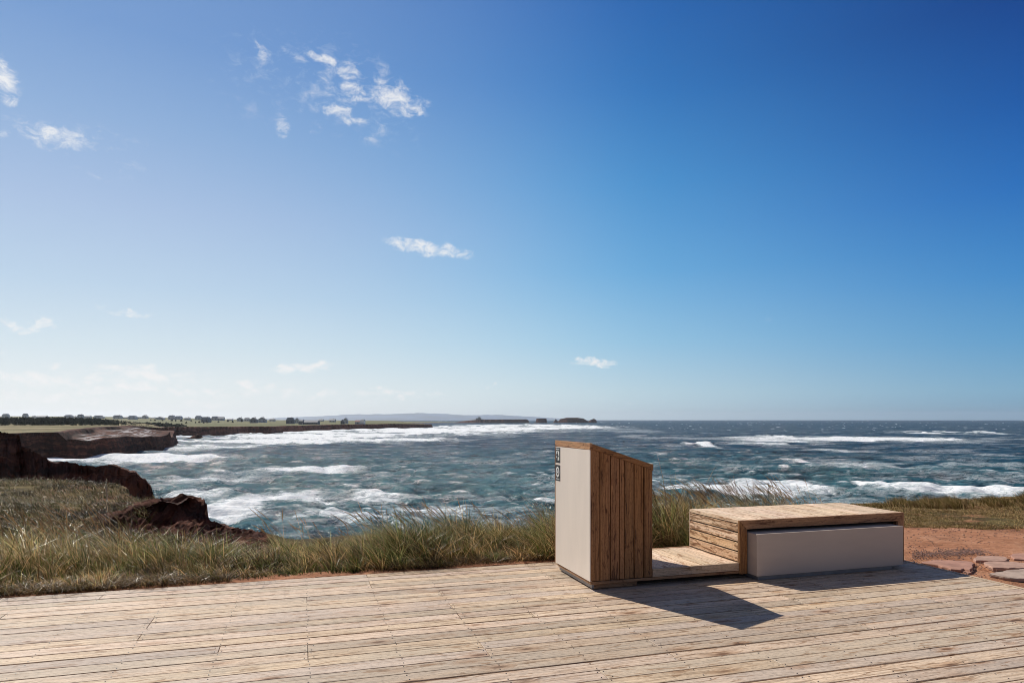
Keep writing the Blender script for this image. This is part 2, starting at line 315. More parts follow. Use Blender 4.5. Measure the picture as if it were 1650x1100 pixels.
# ------------------------------------------------------------------ sea
def build_sea():
    na, nr = 1500, 620
    ang = np.linspace(R(-56), R(56), na); inv = np.linspace(1 / 42.0, 1 / 13000.0, nr); rr = 1 / inv
    A, RR = np.meshgrid(ang, rr); X = RR * np.sin(A); Y = RR * np.cos(A)
    dr = RR ** 2 * (inv[0] - inv[1]); dl = np.maximum(dr, RR * (ang[1] - ang[0]))
    zs = np.zeros_like(X); xs = np.zeros_like(X); ys = np.zeros_like(X); slope = np.zeros_like(X)
    q = np.random.RandomState(5)
    main = math.atan2(-0.93, -0.30)
    lens = np.concatenate([np.geomspace(70, 24, 10), np.geomspace(23, 8, 22), np.geomspace(7.8, 1.6, 34)])
    wx = X + 9 * (fbm(X / 40, Y / 40, 3, 3) - .5) * 2; wy = Y + 9 * (fbm(X / 40, Y / 40, 3, 8) - .5) * 2
    for L in lens:
        th = main + q.normal() * (0.15 if L > 24 else 0.38 if L > 8 else 0.7)
        k = 2 * math.pi / L; dx, dy = math.cos(th), math.sin(th)
        amp = (0.0026 if L > 24 else 0.0062 if L > 8 else 0.0115) * L * (0.6 + 0.8 * q.rand())
        fade = sstep(L / dl, 1.6, 4.0)
        grp = 0.35 + 1.3 * vnoise(X / (L * 2.6) + q.rand() * 99, Y / (L * 2.6) + q.rand() * 99, int(L * 10))
        ph = k * (wx * dx + wy * dy) + q.rand() * 6.28
        a = amp * fade * grp; s_, c_ = np.sin(ph), np.cos(ph)
        zs += a * s_; qq = 0.8
        xs -= qq * a * c_ * dx * -1 * -1; ys -= qq * a * c_ * dy
        slope += a * k * s_
    crest = np.clip(slope, -2, 2)
    # breakers and foam fields, each laid on the water at its own place: (px, py, half-w px, half-h px, foam, wave height)
    FO = [(330, 697, 260, 9, 1.25, .2), (520, 703, 170, 9, 1.25, .4), (700, 695, 190, 9, 1.2, .4), (850, 689, 170, 6, 1.15, .3), (420, 714, 140, 7, 1.1, .4), (600, 710, 150, 5, 1.0, .4),
          (160, 737, 100, 8, 1.4, .5), (260, 739, 130, 8, 1.25, .3), (330, 722, 70, 8, .8, .2), (290, 712, 40, 6, 1.0, .3),
          (470, 760, 110, 8, 1.15, .4), (560, 756, 40, 5, .8, .3), (330, 775, 100, 12, .85, .1), (300, 795, 80, 10, .9, .1), (430, 808, 110, 15, 1.3, .3), (360, 828, 90, 12, 1.3, .2), (610, 800, 80, 10, 1.0, .8),
          (560, 835, 130, 13, .85, .2), (700, 822, 110, 12, .85, .2), (800, 836, 110, 10, .5, .1), (640, 770, 80, 5, .4, .1), (790, 745, 110, 4, .3, .1),
          (780, 805, 80, 5, .45, .1), (860, 770, 70, 4, .35, .1), (880, 690, 100, 4, .5, .2), (1010, 694, 60, 4, .5, .3),
          (1390, 708, 172, 5.2, 1.15, 1.2), (1250, 710, 70, 5, .9, .4), (1120, 707, 80, 3, .5, .2), (1495, 698, 24, 2.6, 1.1, 1.0), (1560, 697, 20, 4, 1.1, 1.4), (1640, 708, 30, 2, .6, .4),
          (1360, 727, 52, 3, .8, .7), (1290, 743, 24, 4, 1.2, 1.1), (1390, 749, 80, 9, .8, .1), (1370, 757, 50, 3, .6, .1), (1600, 750, 110, 5, .62, .1), (1480, 740, 60, 3, .35, .1),
          (1132, 718, 14, 4.5, 1.3, 1.2), (1230, 717, 50, 4, .9, .6), (1180, 708, 34, 3, .6, .3), (1040, 748, 60, 4, .45, .2), (1030, 704, 40, 3, .4, .2), (1180, 755, 90, 5, .3, .1),
          (1170, 790, 130, 10, 1.15, .12), (1285, 789, 60, 10, 1.05, .5), (1395, 787, 26, 8, 1.4, 1.3), (1540, 799, 125, 8, 1.15, .7), (1600, 795, 90, 7, 1.0, .3), (1560, 770, 120, 4, .35, .1), (1400, 770, 80, 4, .3, .1),
          (960, 790, 80, 12, .7, .2), (930, 760, 60, 5, .4, .1), (1480, 815, 90, 7, .5, .1), (1350, 812, 90, 7, .5, .1), (1640, 812, 80, 7, .7, .1), (1520, 727, 90, 2.4, .35, .1), (1640, 735, 50, 2, .4, .2)]
    foam = np.zeros_like(X); bz = np.zeros_like(X)
    fn = fbm(X / 6.0, Y / 6.0, 4, 40) - .5; fn2 = fbm(X / 22.0, Y / 22.0, 3, 50) - .5
    for px, py, a, b, st, hw in FO:
        cx, cy = gp(px, py, SEA); hx = a / F * cy; y1 = gp(px, py - b, SEA)[1]; y2 = gp(px, py + b, SEA)[1]; hy = (y1 - y2) / 2; cy = (y1 + y2) / 2
        ex = (X - cx) / hx; ey = (Y - cy + 0.20 * (X - cx) * math.sin(px)) / hy
        r2 = ex ** 2 + ey ** 2 + fn * 0.9 + fn2 * 0.7
        foam = np.maximum(foam, st * sstep(r2, 1.5, 0.1))
        if hw > 0.25:
            w = 2.2 + 0.008 * cy
            rid = Y - (cy - hy * 0.35) - 0.16 * (X - cx) - 2.5 * fn2
            prof = np.where(rid < 0, np.exp(-(rid / w) ** 2), np.exp(-(rid / (3 * w)) ** 2))
            bz = np.maximum(bz, 0.50 * hw * prof * sstep(np.abs(ex) + fn * .6, 1.1, 0.3))
    # far surf breaks in long separate lines, farther apart the farther out
    PXf = X / Y * F + 825; lY = np.log(Y)
    ln = fbm(PXf / 75 + 3 * fn2, lY * 26 + PXf / 160, 4, 90, .55)
    fz = sstep(Y, 230, 330)
    foam = foam * (1 - fz * (1 - (0.45 + 0.95 * sstep(ln, .34, .58))) * (foam > 0) * sstep(PXf, 1150, 1050))
    bz = bz + fz * 0.9 * sstep(ln, .46, .64) * sstep(foam, .3, .8)
    # scattered whitecaps on the steepest crests
    cap = sstep(crest + 0.7 * fn + 0.5 * fn2, 0.50, 0.85)
    far = sstep(RR, 350, 900)
    cap2 = sstep(vnoise(X / 9.0, Y / 30.0, 71) * 0.55 + vnoise(X / 3.1, Y / 24.0, 72) * 0.45, 0.79, 0.86) * far
    foam = np.maximum(foam, np.maximum(cap * 0.85, cap2 * 1.0))
    zs = zs + bz
    # sheltered water under the coast lies quieter
    V = np.stack([X + xs, Y + ys, SEA + zs], -1).reshape(-1, 3)
    shoal = sstep(RR + 60 * fn2, 330, 90)
    me = npmesh('water', V, gridfaces(nr, na)[:, ::-1], True, {'foam': foam.ravel(), 'shoal': shoal.ravel(), 'crest': (crest * .5 + .5).ravel()})
    m, t = mat('sea_water'); P = t.new('ShaderNodeTexCoord').outputs['Object']
    fo = t.new('ShaderNodeAttribute', attribute_name='foam').outputs['Fac']; sh = t.new('ShaderNodeAttribute', attribute_name='shoal').outputs['Fac']
    cr = t.new('ShaderNodeAttribute', attribute_name='crest').outputs['Fac']
    n1 = t.noise(t.mapping(P, scale=(1, 1, 1), rot=(0, 0, .3)), 0.9, 6, 0.62, 0.8)
    n2 = t.noise(t.mapping(P, scale=(0.05, 0.16, 1)), 1.0, 5, 0.62, 0.5)
    n3 = t.noise(t.mapping(P, scale=(0.16, 0.5, 1), rot=(0, 0, .2)), 1.0, 7, 0.66, 1.0)
    lace = t.math('SUBTRACT', 1.0, t.math('MULTIPLY', t.math('ABSOLUTE', t.math('SUBTRACT', n3, 0.5)), 7.0))       # thin streaks
    lace2 = t.math('SUBTRACT', 1.0, t.math('MULTIPLY', t.math('ABSOLUTE', t.math('SUBTRACT', n1, 0.5)), 6.0))
    br = t.math('ADD', t.math('MULTIPLY', n1, 0.55), t.math('MULTIPLY', n3, 0.60))
    n4 = t.noise(t.mapping(P, scale=(1.6, 3.2, 1), rot=(0, 0, .2)), 1.0, 6, 0.72, 0.6)
    hole = t.rng(t.math('ABSOLUTE', t.math('SUBTRACT', n3, 0.47)), 0.0, 0.035, 0.45, 1.0)
    f1 = t.math('MULTIPLY', t.rng(t.math('ADD', t.math('MULTIPLY', fo, 0.72), t.math('MULTIPLY_ADD', n4, 0.55, t.math('MULTIPLY', br, 0.62))), 0.98, 1.36), t.math('MAXIMUM', hole, t.rng(fo, 0.85, 1.3)))
    lz = t.math('MULTIPLY', t.rng(t.math('MAXIMUM', lace, t.math('MULTIPLY', lace2, .8)), 0.45, 1.0), t.rng(t.math('ADD', n2, t.math('MULTIPLY', fo, 0.45)), 0.46, 0.70))
    f2 = t.math('MULTIPLY', lz, 0.46)
    f = t.math('MAXIMUM', f1, f2)
    deep = t.mix(sh, (0.007, 0.056, 0.112), (0.022, 0.125, 0.170))
    deep = t.mix(t.rng(n3, 0.56, 0.36), deep, t.mix(sh, (0.003, 0.018, 0.035), (0.008, 0.045, 0.062)))
    deep = t.mix(t.rng(t.math('ADD', cr, t.math('MULTIPLY_ADD', n2, 0.5, -0.25)), 0.40, 0.95), deep, t.mix(sh, (0.028, 0.10, 0.15), (0.06, 0.19, 0.215)))
    milky = t.math('MULTIPLY', t.rng(t.math('ADD', fo, t.math('MULTIPLY_ADD', n2, 0.5, -0.2)), 0.15, 0.9), 0.26)
    deep = t.mix(milky, deep, (0.17, 0.29, 0.31))
    t.put(t.bsdf.inputs['Base Color'], t.mix(f, deep, t.mix(t.rng(n1, 0.36, 0.60), (0.68, 0.72, 0.76), (0.92, 0.93, 0.94))))  # foam mottled with grey: shading put into its colour
    t.put(t.bsdf.inputs['Roughness'], t.rng(f, 0, 1, 0.16, 0.85)); t.bsdf.inputs['IOR'].default_value = 1.33; t.bsdf.inputs['Specular IOR Level'].default_value = 0.4
    rip = t.noise(t.mapping(P, scale=(1.5, 2.6, 1), rot=(0, 0, .25)), 1.0, 6, 0.66, 0.4)
    bg_ = t.noise(t.mapping(P, scale=(0.16, 0.34, 1), rot=(0, 0, .3)), 1.0, 5, 0.6, 0.4)
    b1 = t.new('ShaderNodeBump', ins={'Strength': t.rng(f, 0, 1, 1.0, 0.22), 'Distance': 3.2, 'Height': bg_})
    b2 = t.new('ShaderNodeBump', ins={'Strength': t.rng(f, 0, 1, 1.0, 0.4), 'Distance': 0.45, 'Height': t.math('MULTIPLY_ADD', f, 0.4, rip), 'Normal': b1.outputs[0]})
    t.put(t.bsdf.inputs['Normal'], b2.outputs[0]); t.bsdf.inputs['Specular IOR Level'].default_value = 0.0
    fr_ = t.new('ShaderNodeFresnel', ins={'IOR': 1.33, 'Normal': b2.outputs[0]})
    gl = t.new('ShaderNodeBsdfGlossy', ins={'Color': (1, 1, 1), 'Roughness': 0.13, 'Normal': b2.outputs[0]})
    mx = t.new('ShaderNodeMixShader', ins={0: t.math('MULTIPLY', t.math('MINIMUM', fr_.outputs[0], 0.10), t.math('SUBTRACT', 1.0, f)), 1: t.bsdf.outputs[0], 2: gl.outputs[0]})
    t.l.new(mx.outputs[0], t.out.inputs[0])
    o = link('water', me, m); setp(o, 'rough blue green sea with white surf below the red cliffs', 'sea', kind='structure')
build_sea()

# ------------------------------------------------------------------ land
def heightfield(name, px0, px1, ncol, Z0, Z1, nrow, poly, topf, mats, cliffw, edge_noise, label, cat, turf_w=3.0, bottom=-11.5, geo=True, turff=None, seed=0, rough=0.1, kind='structure', steps=None, extra=None, edge_rough=0.0):
    Zs = np.geomspace(Z0, Z1, nrow) if geo else np.linspace(Z0, Z1, nrow)
    px = np.linspace(px0, px1, ncol); PX, ZZ = np.meshgrid(px, Zs); X = (PX - 825) / F * ZZ; Y = ZZ
    d = sdist(X, Y, poly)
    s1, s2 = edge_noise
    d = d + s1 * (fbm(X / s2, Y / s2, 5, seed, 0.6) - .5) * 2
    top = topf(X, Y, d)
    t = np.clip(d / cliffw + 1, 0, 1)
    if steps: t = (np.floor(t * steps) + sstep(t * steps % 1.0, 0.0, 0.35)) / steps
    z = bottom + (top + rough * (fbm(X / (s2 * .5), Y / (s2 * .5), 5, seed + 9, .6) - .5) * 2 - bottom) * t
    if edge_rough: z = z + edge_rough * sstep(Y, 20, 17.5) * sstep(d, 3.2, 0.2) * sstep(X / Y * F + 825, 480, 400) * (np.abs(fbm(X / 1.3, Y / 1.3, 5, seed + 40, .62) - .5) * -4 + .35) * t
    turf = sstep(d, 0.0, turf_w) if turff is None else turff(X, Y, d)
    keep = d > -cliffw * 1.3
    fc = gridfaces(nrow, ncol); kv = keep.ravel(); fc = fc[kv[fc].any(1)]
    used = np.unique(fc); remap = np.full(kv.size, -1); remap[used] = np.arange(len(used))
    V = np.stack([X, Y, z], -1).reshape(-1, 3)[used]
    me = npmesh(name, V, remap[fc], False, {'turf': turf.ravel()[used], **({k: fn(X, Y, d).ravel()[used] for k, fn in extra.items()} if extra else {})})
    o = link(name, me, mats); setp(o, label, cat, kind=kind)
    return o, (X, Y, z, d)

# ground round the deck: one sheet of red earth and turf that ends in the cliff edge
near_poly = [(-30, 2), (-30, 24)] + [(at(p, z), z) for p, z in ((0, 25), (60, 25), (140, 24.5), (200, 23.5), (236, 21.5), (262, 19.5), (290, 17.6), (316, 16.4), (330, 15.0), (352, 14.0), (392, 13.2), (430, 12.2), (520, 11.6), (640, 11.3), (760, 11.5), (880, 11.8), (1000, 12.2), (1120, 12.8), (1240, 13.8), (1330, 14.8), (1450, 16.0), (1560, 16.6), (1700, 17.5), (1900, 18))] + [(30, 2), (30, -6), (-30, -6)]
GPTS = [(at(p, z), z, h) for p, z, h in ((0, 24, -.55), (130, 24, -.60), (230, 21, -.95), (0, 16, -.42), (150, 17, -.75), (280, 17.3, -.50), (312, 16.6, -.22), (250, 15.5, -1.15), (330, 14.5, -.62), (300, 13.5, -.95), (200, 13.5, -.72), (370, 13.4, -.62), (0, 11, -.2), (200, 10.5, -.26), (400, 10.5, -.28), (420, 12, -.5),
        (600, 10.8, -.25), (0, 7, -.09), (400, 7, -.09), (800, 7.5, -.09), (800, 11.5, -.28), (1100, 9, -.10), (1100, 12, -.24), (1500, 8, -.014), (1500, 12, -.10), (1500, 15.5, -.28), (1700, 8, -.014), (1600, 9.5, -.02), (1800, 16, -.3))]
def ground_h(X, Y, d=None):
    h = idw(X, Y, GPTS, 3.0)
    u = X * CT + Y * ST; v = -X * ST + Y * CT
    near = np.minimum(np.maximum(v - 7.38, u - 6.80), 3.0)       # under and beside the deck the earth is level with its underside
    h = np.where(near < 0, -0.12, h * sstep(near, -0.3, 2.0) + -0.012 * (1 - sstep(near, -0.3, 2.0)))
    return h
def turf_near(X, Y, d):
    u = X * CT + Y * ST; v = -X * ST + Y * CT
    PXX = X / np.maximum(Y, 1) * F + 825
    n = fbm(X / 1.7, Y / 1.7, 4, 21); n2 = fbm(X / .6, Y / .35, 4, 33)
    left = sstep(PXX, 1340, 1200)
    t = left * sstep(v, 7.45, 7.9) * 0.9 - sstep(Y, 11.5, 13) * .28 * sstep(fbm(X / 1.1, Y / 1.4, 5, 27), .44, .58)
    rt = (1 - left) * sstep(Y + 1.2 * (n - .5), 10.2, 11.4) * (0.15 + 1.25 * n2)
    bare = sstep(Y, 13.0, 14.2) * left * 0.35
    t = np.maximum(t - bare * sstep(n, .35, .6), rt)
    t = np.maximum(t, left * .60 * sstep(Y, 12, 14))
    out = sstep(Y, 12.6, 13.4) * sstep(PXX, 240, 300) * left
    return np.clip(t - out * 0.9, 0, 1)
# the sheet is laid finer near the camera
_, GR = heightfield('ground', -420, 2000, 560, 2.2, 26.5, 520, near_poly, ground_h, M_earth, 1.3, (0.55, 2.6), 'red earth and dry turf on the cliff top', 'ground', turff=turf_near, seed=3, rough=0.05, bottom=-11.0, edge_rough=.45,
    extra={'rock': lambda X, Y, d: sstep(d + 1.2 * (fbm(X / .8, Y / .8, 3, 8) - .5), 2.3, 1.1) * (.35 + .65 * sstep(Y, 20.5, 18.5)) * sstep(X / Y * F + 825, 460, 400)})
# earth behind the camera
me = npmesh('ground_behind', np.array([(-40, -30, -.2), (40, -30, -.2), (40, 2.6, -.2), (-40, 2.6, -.2)], float), np.array([[0, 1, 2, 3]]), cols={'turf': np.array([.2, .2, .2, .2])})
setp(link('ground', me, M_earth), kind='structure', label='red earth behind the deck', cat='ground')

# rocky outcrop on the edge and the dark promontory across the cove, built as craggy ridges
def ridge(name, prof, depth, base, label, cat, m, seed, nz=60, ncol=260, jag=0.35, thick_noise=0.5, kind='structure'):
    """prof: (x, y, ztop); a closed craggy wall: front face, rounded top, back face"""
    P = np.array(prof, float); L = np.concatenate([[0], np.cumsum(np.hypot(np.diff(P[:, 0]), np.diff(P[:, 1])))])
    s = np.linspace(0, L[-1], ncol); x = np.interp(s, L, P[:, 0]); y = np.interp(s, L, P[:, 1]); zt = np.interp(s, L, P[:, 2])
    zt = zt + jag * (fbm(s / 1.0, s * 0, 6, seed, .65) - .5)
    dx = np.gradient(x, s); dy = np.gradient(y, s); nx, ny = dy, -dx          # towards the viewer
    rr_ = np.hypot(x, y); nx, ny = -x / rr_, -y / rr_
    prm = np.linspace(0, 1, nz)
    rows = []
    for p in prm:
        if p < 0.7:
            q = p / 0.7; z = base + (zt - base) * q
            zz_ = z + 0.5 * fbm(s / 4, z / 4, 2, seed + 5)
            led = (np.floor(zz_ * 1.7) / 1.7 - zz_) * 0.55
            off = depth * 0.5 * (1 - 0.55 * q ** 2) + thick_noise * (fbm(s / 1.7, z / 1.1, 5, seed + 2, .6) - .5) * 2 + led * thick_noise
            off = off * np.where(q > 0.93, 0.92, 1.0)
        else:
            q = (p - 0.7) / 0.3; off = depth * 0.225 * (1 - q) - depth * 0.5 * q + thick_noise * .5 * (fbm(s / 1.1, q * 3 + s * 0, 4, seed + 8) - .5); z = zt * (1 - q) + (zt - 0.25 - 0.5 * depth * .2) * q
            z = z + jag * .4 * (fbm(s / .8, q * 3 + s * 0, 4, seed + 3) - .5)
        rows.append(np.stack([x + nx * off, y + ny * off, z + s * 0], -1))
    rows.append(np.stack([x - nx * depth * .5, y - ny * depth * .5, base + s * 0], -1))
    V = np.array(rows).reshape(-1, 3)
    me = npmesh(name, V, gridfaces(nz + 1, ncol), False, {'turf': np.zeros(len(V))})
    o = link(name, me, m); return setp(o, label, cat, kind=kind)
pr = [(x_ * 1.02, y_ - 6) for x_, y_ in [(-80, 690), (-30, 697), (0, 700), (14, 702), (31, 703), (34, 720), (40, 724), (55, 731), (70, 740), (90, 743), (105, 745), (125, 752), (145, 754), (162, 755), (172, 752), (181, 749), (190, 755), (203, 761), (218, 765), (230, 771), (238, 781), (242, 795), (252, 830), (262, 900)]]
ridge('cliff', [(at(p, 38 - .02 * p), 38 - .02 * p, zz(y, 38 - .02 * p)) for p, y in pr], 5.0, -11.5, 'dark red sandstone cliff jutting from the left edge above the cove', 'cliff', M_cliff, 5, jag=.5, thick_noise=.7)
pr2 = [(180, 830, 17.2), (215, 822, 17), (240, 812, 16.8), (258, 805, 16.6), (280, 804.5, 16.4), (296, 804, 16.2), (303, 800, 16.1), (313, 799, 16.0), (318, 803, 15.9), (323, 812, 15.8), (330, 827, 15.6), (340, 835, 15.3), (356, 842, 14.9), (362, 840, 14.7), (376, 842, 14.4), (386, 848, 14.2), (396, 852, 14), (410, 858, 13.8)]
ridge('rock', [(at(p, z), z, zz(y, z)) for p, y, z in pr2], 2.0, -5.0, 'craggy red rock outcrop with a small horn at the cliff edge', 'rock', M_cliff, 15, jag=.34, thick_noise=.55, nz=120, ncol=300)

# headland: grassy plateau, tilted bare slab and undercut cliff
hp = [(at(-60, 175), 175), (at(30, 196), 196), (at(70, 204), 204), (at(110, 205), 205), (at(170, 218), 218), (at(210, 240), 240), (at(240, 252), 252), (at(266, 268), 268), (at(281, 300), 300), (at(279, 335), 335), (at(262, 400), 400), (at(250, 470), 470), (at(200, 620), 620), (at(-300, 620), 620), (at(-300, 175), 175)]
slab = [(at(96, 200), 200), (at(170, 210), 210), (at(210, 235), 235), (at(266, 260), 260), (at(290, 300), 300), (at(285, 360), 360), (at(240, 350), 350), (at(205, 318), 318), (at(160, 275), 275), (at(120, 232), 232)]
slp = [(at(100, 205), 205, -4.3), (at(130, 211), 211, -4.9), (at(170, 220), 220, -4.3), (at(230, 254), 254, -4.7), (at(280, 300), 300, -6.1), (at(205, 316), 316, -1.9), (at(240, 325), 325, -3.9), (at(160, 272), 272, -2.6), (at(280, 350), 350, -6.3), (at(125, 230), 230, -3.4)]
def head_top(X, Y, d):
    base = np.interp(Y, [170, 190, 278, 400, 620], [-2.4, -2.4, -1.4, -0.9, 0.5]) + 0.25 * (fbm(X / 14, Y / 14, 3, 4) - .5)
    PXX = X / Y * F + 825
    base = base - 1.9 * sstep(PXX, 195, 262) * sstep(Y, 290, 380)
    sl = idw(X, Y, slp, 3.0) + 0.35 * (fbm(X / 5, Y / 9, 4, 6) - .5) * 2
    w = sstep(sdist(X, Y, slab) + 2.5 * (fbm(X / 6, Y / 6, 3, 9) - .5), -0.8, 1.2)
    return base * (1 - w) + np.minimum(sl, base - .4) * w
def head_turf(X, Y, d):
    return sstep(d, 0.3, 2.0) * sstep(sdist(X, Y, slab), -1, -4)
heightfield('headland', -130, 292, 560, 172, 600, 520, hp, head_top, M_cliff2, 1.6, (2.2, 16), 'grassy headland with a tilted red slab and dark undercut cliff', 'headland', turff=head_turf, seed=31, rough=.12, bottom=-11.5,
    extra={'pale_streak': lambda X, Y, d: sstep(sdist(X, Y, slab), 1, 4) * sstep(X / Y * F + 825, 118, 140) * sstep(X / Y * F + 825, 262, 230) * sstep(d, 26, 12) * .9})
# far coast with low cliffs
cp = [(at(170, 470), 470), (at(280, 486), 486), (at(345, 505), 505), (at(400, 545), 545), (at(432, 560), 560), (at(452, 600), 600), (at(530, 735), 735), (at(600, 830), 830), (at(655, 920), 920), (at(690, 1020), 1020), (at(680, 1150), 1150), (at(650, 1500), 1500), (at(640, 2600), 2600), (at(590, 3500), 3500), (at(400, 5200), 5200), (at(-260, 5200), 5200), (at(-260, 420), 420), (at(100, 440), 440)]
def coast_top(X, Y, d):
    PXX = X / Y * F + 825
    z = -3.9 + 0.5 * (fbm(X / 60, Y / 60, 3, 2) - .5) * 2 - 1.6 * sstep(PXX, 630, 695)
    z = z + 11.5 * sstep(Y, 800, 2100) * sstep(PXX, 470, 180) + 2.0 * sstep(Y, 900, 1500) * sstep(PXX, 660, 500) + 14 * sstep(Y, 2200, 4000) * sstep(PXX, 480, 100) * fbm(X / 500, Y / 500, 3, 5)
    return z
_, CR = heightfield('coast', -180, 700, 900, 420, 5000, 380, cp, coast_top, M_cliff3, 3.0, (9, 60), 'low red cliff coast with flat green fields behind the surf', 'coast', turff=lambda X, Y, d: sstep(d, .5, 5), seed=61, rough=.25, bottom=-11.5)
# low spit seen between the coast and the islands
sp = [(at(600, 2300), 2300), (at(700, 2350), 2350), (at(740, 2450), 2450), (at(742, 2700), 2700), (at(600, 3600), 3600), (at(480, 3600), 3600)]
heightfield('spit', 470, 760, 300, 2200, 3700, 80, sp, lambda X, Y, d: -8.6 + 3.0 * sstep(d, 0, 200), M_cliff3, 12, (30, 90), 'low flat sand spit on the horizon beyond the coast', 'spit', seed=71, rough=.3, bottom=-11)
# islands
def island(px0, px1, Zc, dep, tops, label, name='island', seed=1):
    poly = [(at(px0, Zc), Zc), (at((px0 * 2 + px1) / 3, Zc - dep * .4), Zc - dep * .4), (at((px0 + px1 * 2) / 3, Zc - dep * .5), Zc - dep * .5), (at(px1, Zc), Zc), (at((px0 + px1 * 2) / 3, Zc + dep * .5), Zc + dep * .5), (at((px0 * 2 + px1) / 3, Zc + dep * .5), Zc + dep * .5)]
    tx = [a for a, b in tops]; tz = [zz(b, Zc) for a, b in tops]
    def top(X, Y, d): return np.interp(X / Y * F + 825, tx, tz)
    heightfield(name, px0 - 4, px1 + 4, int((px1 - px0 + 8) * 5), Zc - dep * .8, Zc + dep * .8, 70, poly, top, M_cliff3, 3.5, (4, 25), label, 'island', seed=seed, rough=.8, bottom=-11.5, geo=False, turf_w=12)
island(733, 852, 2360, 260, [(733, 680.5), (745, 678.5), (760, 676.8), (770, 676), (790, 675.6), (830, 675.4), (848, 675.2), (852, 677)], 'long low island with a house on its back', seed=81)
island(861, 882, 2360, 40, [(861, 680), (863, 680), (864.5, 674.4), (870, 673.8), (880.5, 674.2), (881.5, 680)], 'square rock stack between the two islands', 'sea_stack', seed=82)
island(892, 899, 2380, 18, [(892, 680), (895.5, 674.6), (899, 679)], 'small pointed rock just left of the flat island', 'sea_stack', seed=83)
island(899, 948, 2400, 90, [(899, 679), (903, 675), (912, 673), (930, 672.8), (940, 674), (948, 678.5)], 'flat topped red island right of the square stack', seed=84)
island(947, 962, 2400, 26, [(947, 679), (951, 676.5), (957, 674.2), (960, 676), (962, 679)], 'jagged rock at the right end of the islands', 'sea_stack', seed=85)
# hills on the horizon
def hills():
    n = 240; pxs = np.linspace(395, 930, n); base = np.interp(pxs, [395, 450, 520, 560, 590, 640, 680, 705, 750, 800, 830, 870, 930], [676, 672.5, 670, 667.4, 666.8, 666.4, 664.6, 665.8, 668.4, 667.8, 669.4, 671.5, 676])
    zt = (Y0 - base) / F * 12000 + 8 * (fbm(pxs / 16, pxs * 0, 4, 3) - .5)
    rows = []
    for off, k in ((-1500, -.2), (-900, .35), (-500, .72), (0, 1.0), (500, .7), (1000, -.2)):
        Z = 12000 + off; rows.append(np.stack([(pxs - 825) / F * Z, pxs * 0 + Z, np.maximum(zt * k * (1 + .12 * (fbm(pxs / 9, pxs * 0 + off, 3, 7) - .5)), -14)], -1))
    me = npmesh('hills', np.array(rows).reshape(-1, 3), gridfaces(6, n), True)
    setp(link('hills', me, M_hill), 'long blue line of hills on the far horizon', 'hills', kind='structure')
hills()

# ------------------------------------------------------------------ timber helper: boards with UV in metres and a random colour each
class Boards:
    def __init__(s): s.v = []; s.f = []; s.uv = []; s.rc = []; s.mi = []
    def hexa(s, P, axis, mi=0, tone=None, rc=None):
        """P: 8 corners (x0y0z0,x1y0z0,x1y1z0,x0y1z0, then z1); axis 0/1/2 = the way the grain runs"""
        b = len(s.v); s.v += [tuple(p) for p in P]
        rc = rc or (rnd.random(), rnd.random() if tone is None else tone, rnd.random())
        o = (rnd.random() * 9, rnd.random() * 9)
        for q, n in (((0, 3, 2, 1), 2), ((4, 5, 6, 7), 2), ((0, 1, 5, 4), 1), ((2, 3, 7, 6), 1), ((1, 2, 6, 5), 0), ((3, 0, 4, 7), 0)):
            s.f.append([b + i for i in q]); s.mi.append(mi)
            uvs = []
            for i in q:
                p = P[i]; al = p[axis]; ac = [p[k] for k in range(3) if k not in (axis, n)]
                if n == axis: ac = [p[k] for k in range(3) if k != n]; uvs.append((ac[0] * 0.3 + o[0], ac[1] + o[1]))
                else: uvs.append((al + o[0], ac[0] + o[1] + n * .31))
            s.uv += uvs; s.rc += [rc] * 4
        return s
    def box(s, a, b, axis, mi=0, tone=None, rc=None):
        (x0, y0, z0), (x1, y1, z1) = a, b
        return s.hexa([(x0, y0, z0), (x1, y0, z0), (x1, y1, z0), (x0, y1, z0), (x0, y0, z1), (x1, y0, z1), (x1, y1, z1), (x0, y1, z1)], axis, mi, tone, rc)
    def build(s, name, mats, parent=None, bevel=0.0025):
        me = bpy.data.meshes.new(name); me.from_pydata(s.v, [], s.f)
        uvl = me.uv_layers.new(name='UVMap'); uvl.data.foreach_set('uv', np.array(s.uv, np.float32).ravel())
        ca = me.attributes.new('rnd', 'FLOAT_COLOR', 'CORNER'); ca.data.foreach_set('color', np.concatenate([np.array(s.rc), np.ones((len(s.rc), 1))], 1).astype(np.float32).ravel())
        me.polygons.foreach_set('material_index', np.array(s.mi, np.int32))
        o = link(name, me, mats, parent)
        if bevel:
            md = o.modifiers.new('bevel', 'BEVEL'); md.width = bevel; md.segments = 2; md.limit_method = 'ANGLE'; md.angle_limit = R(40)
        return o

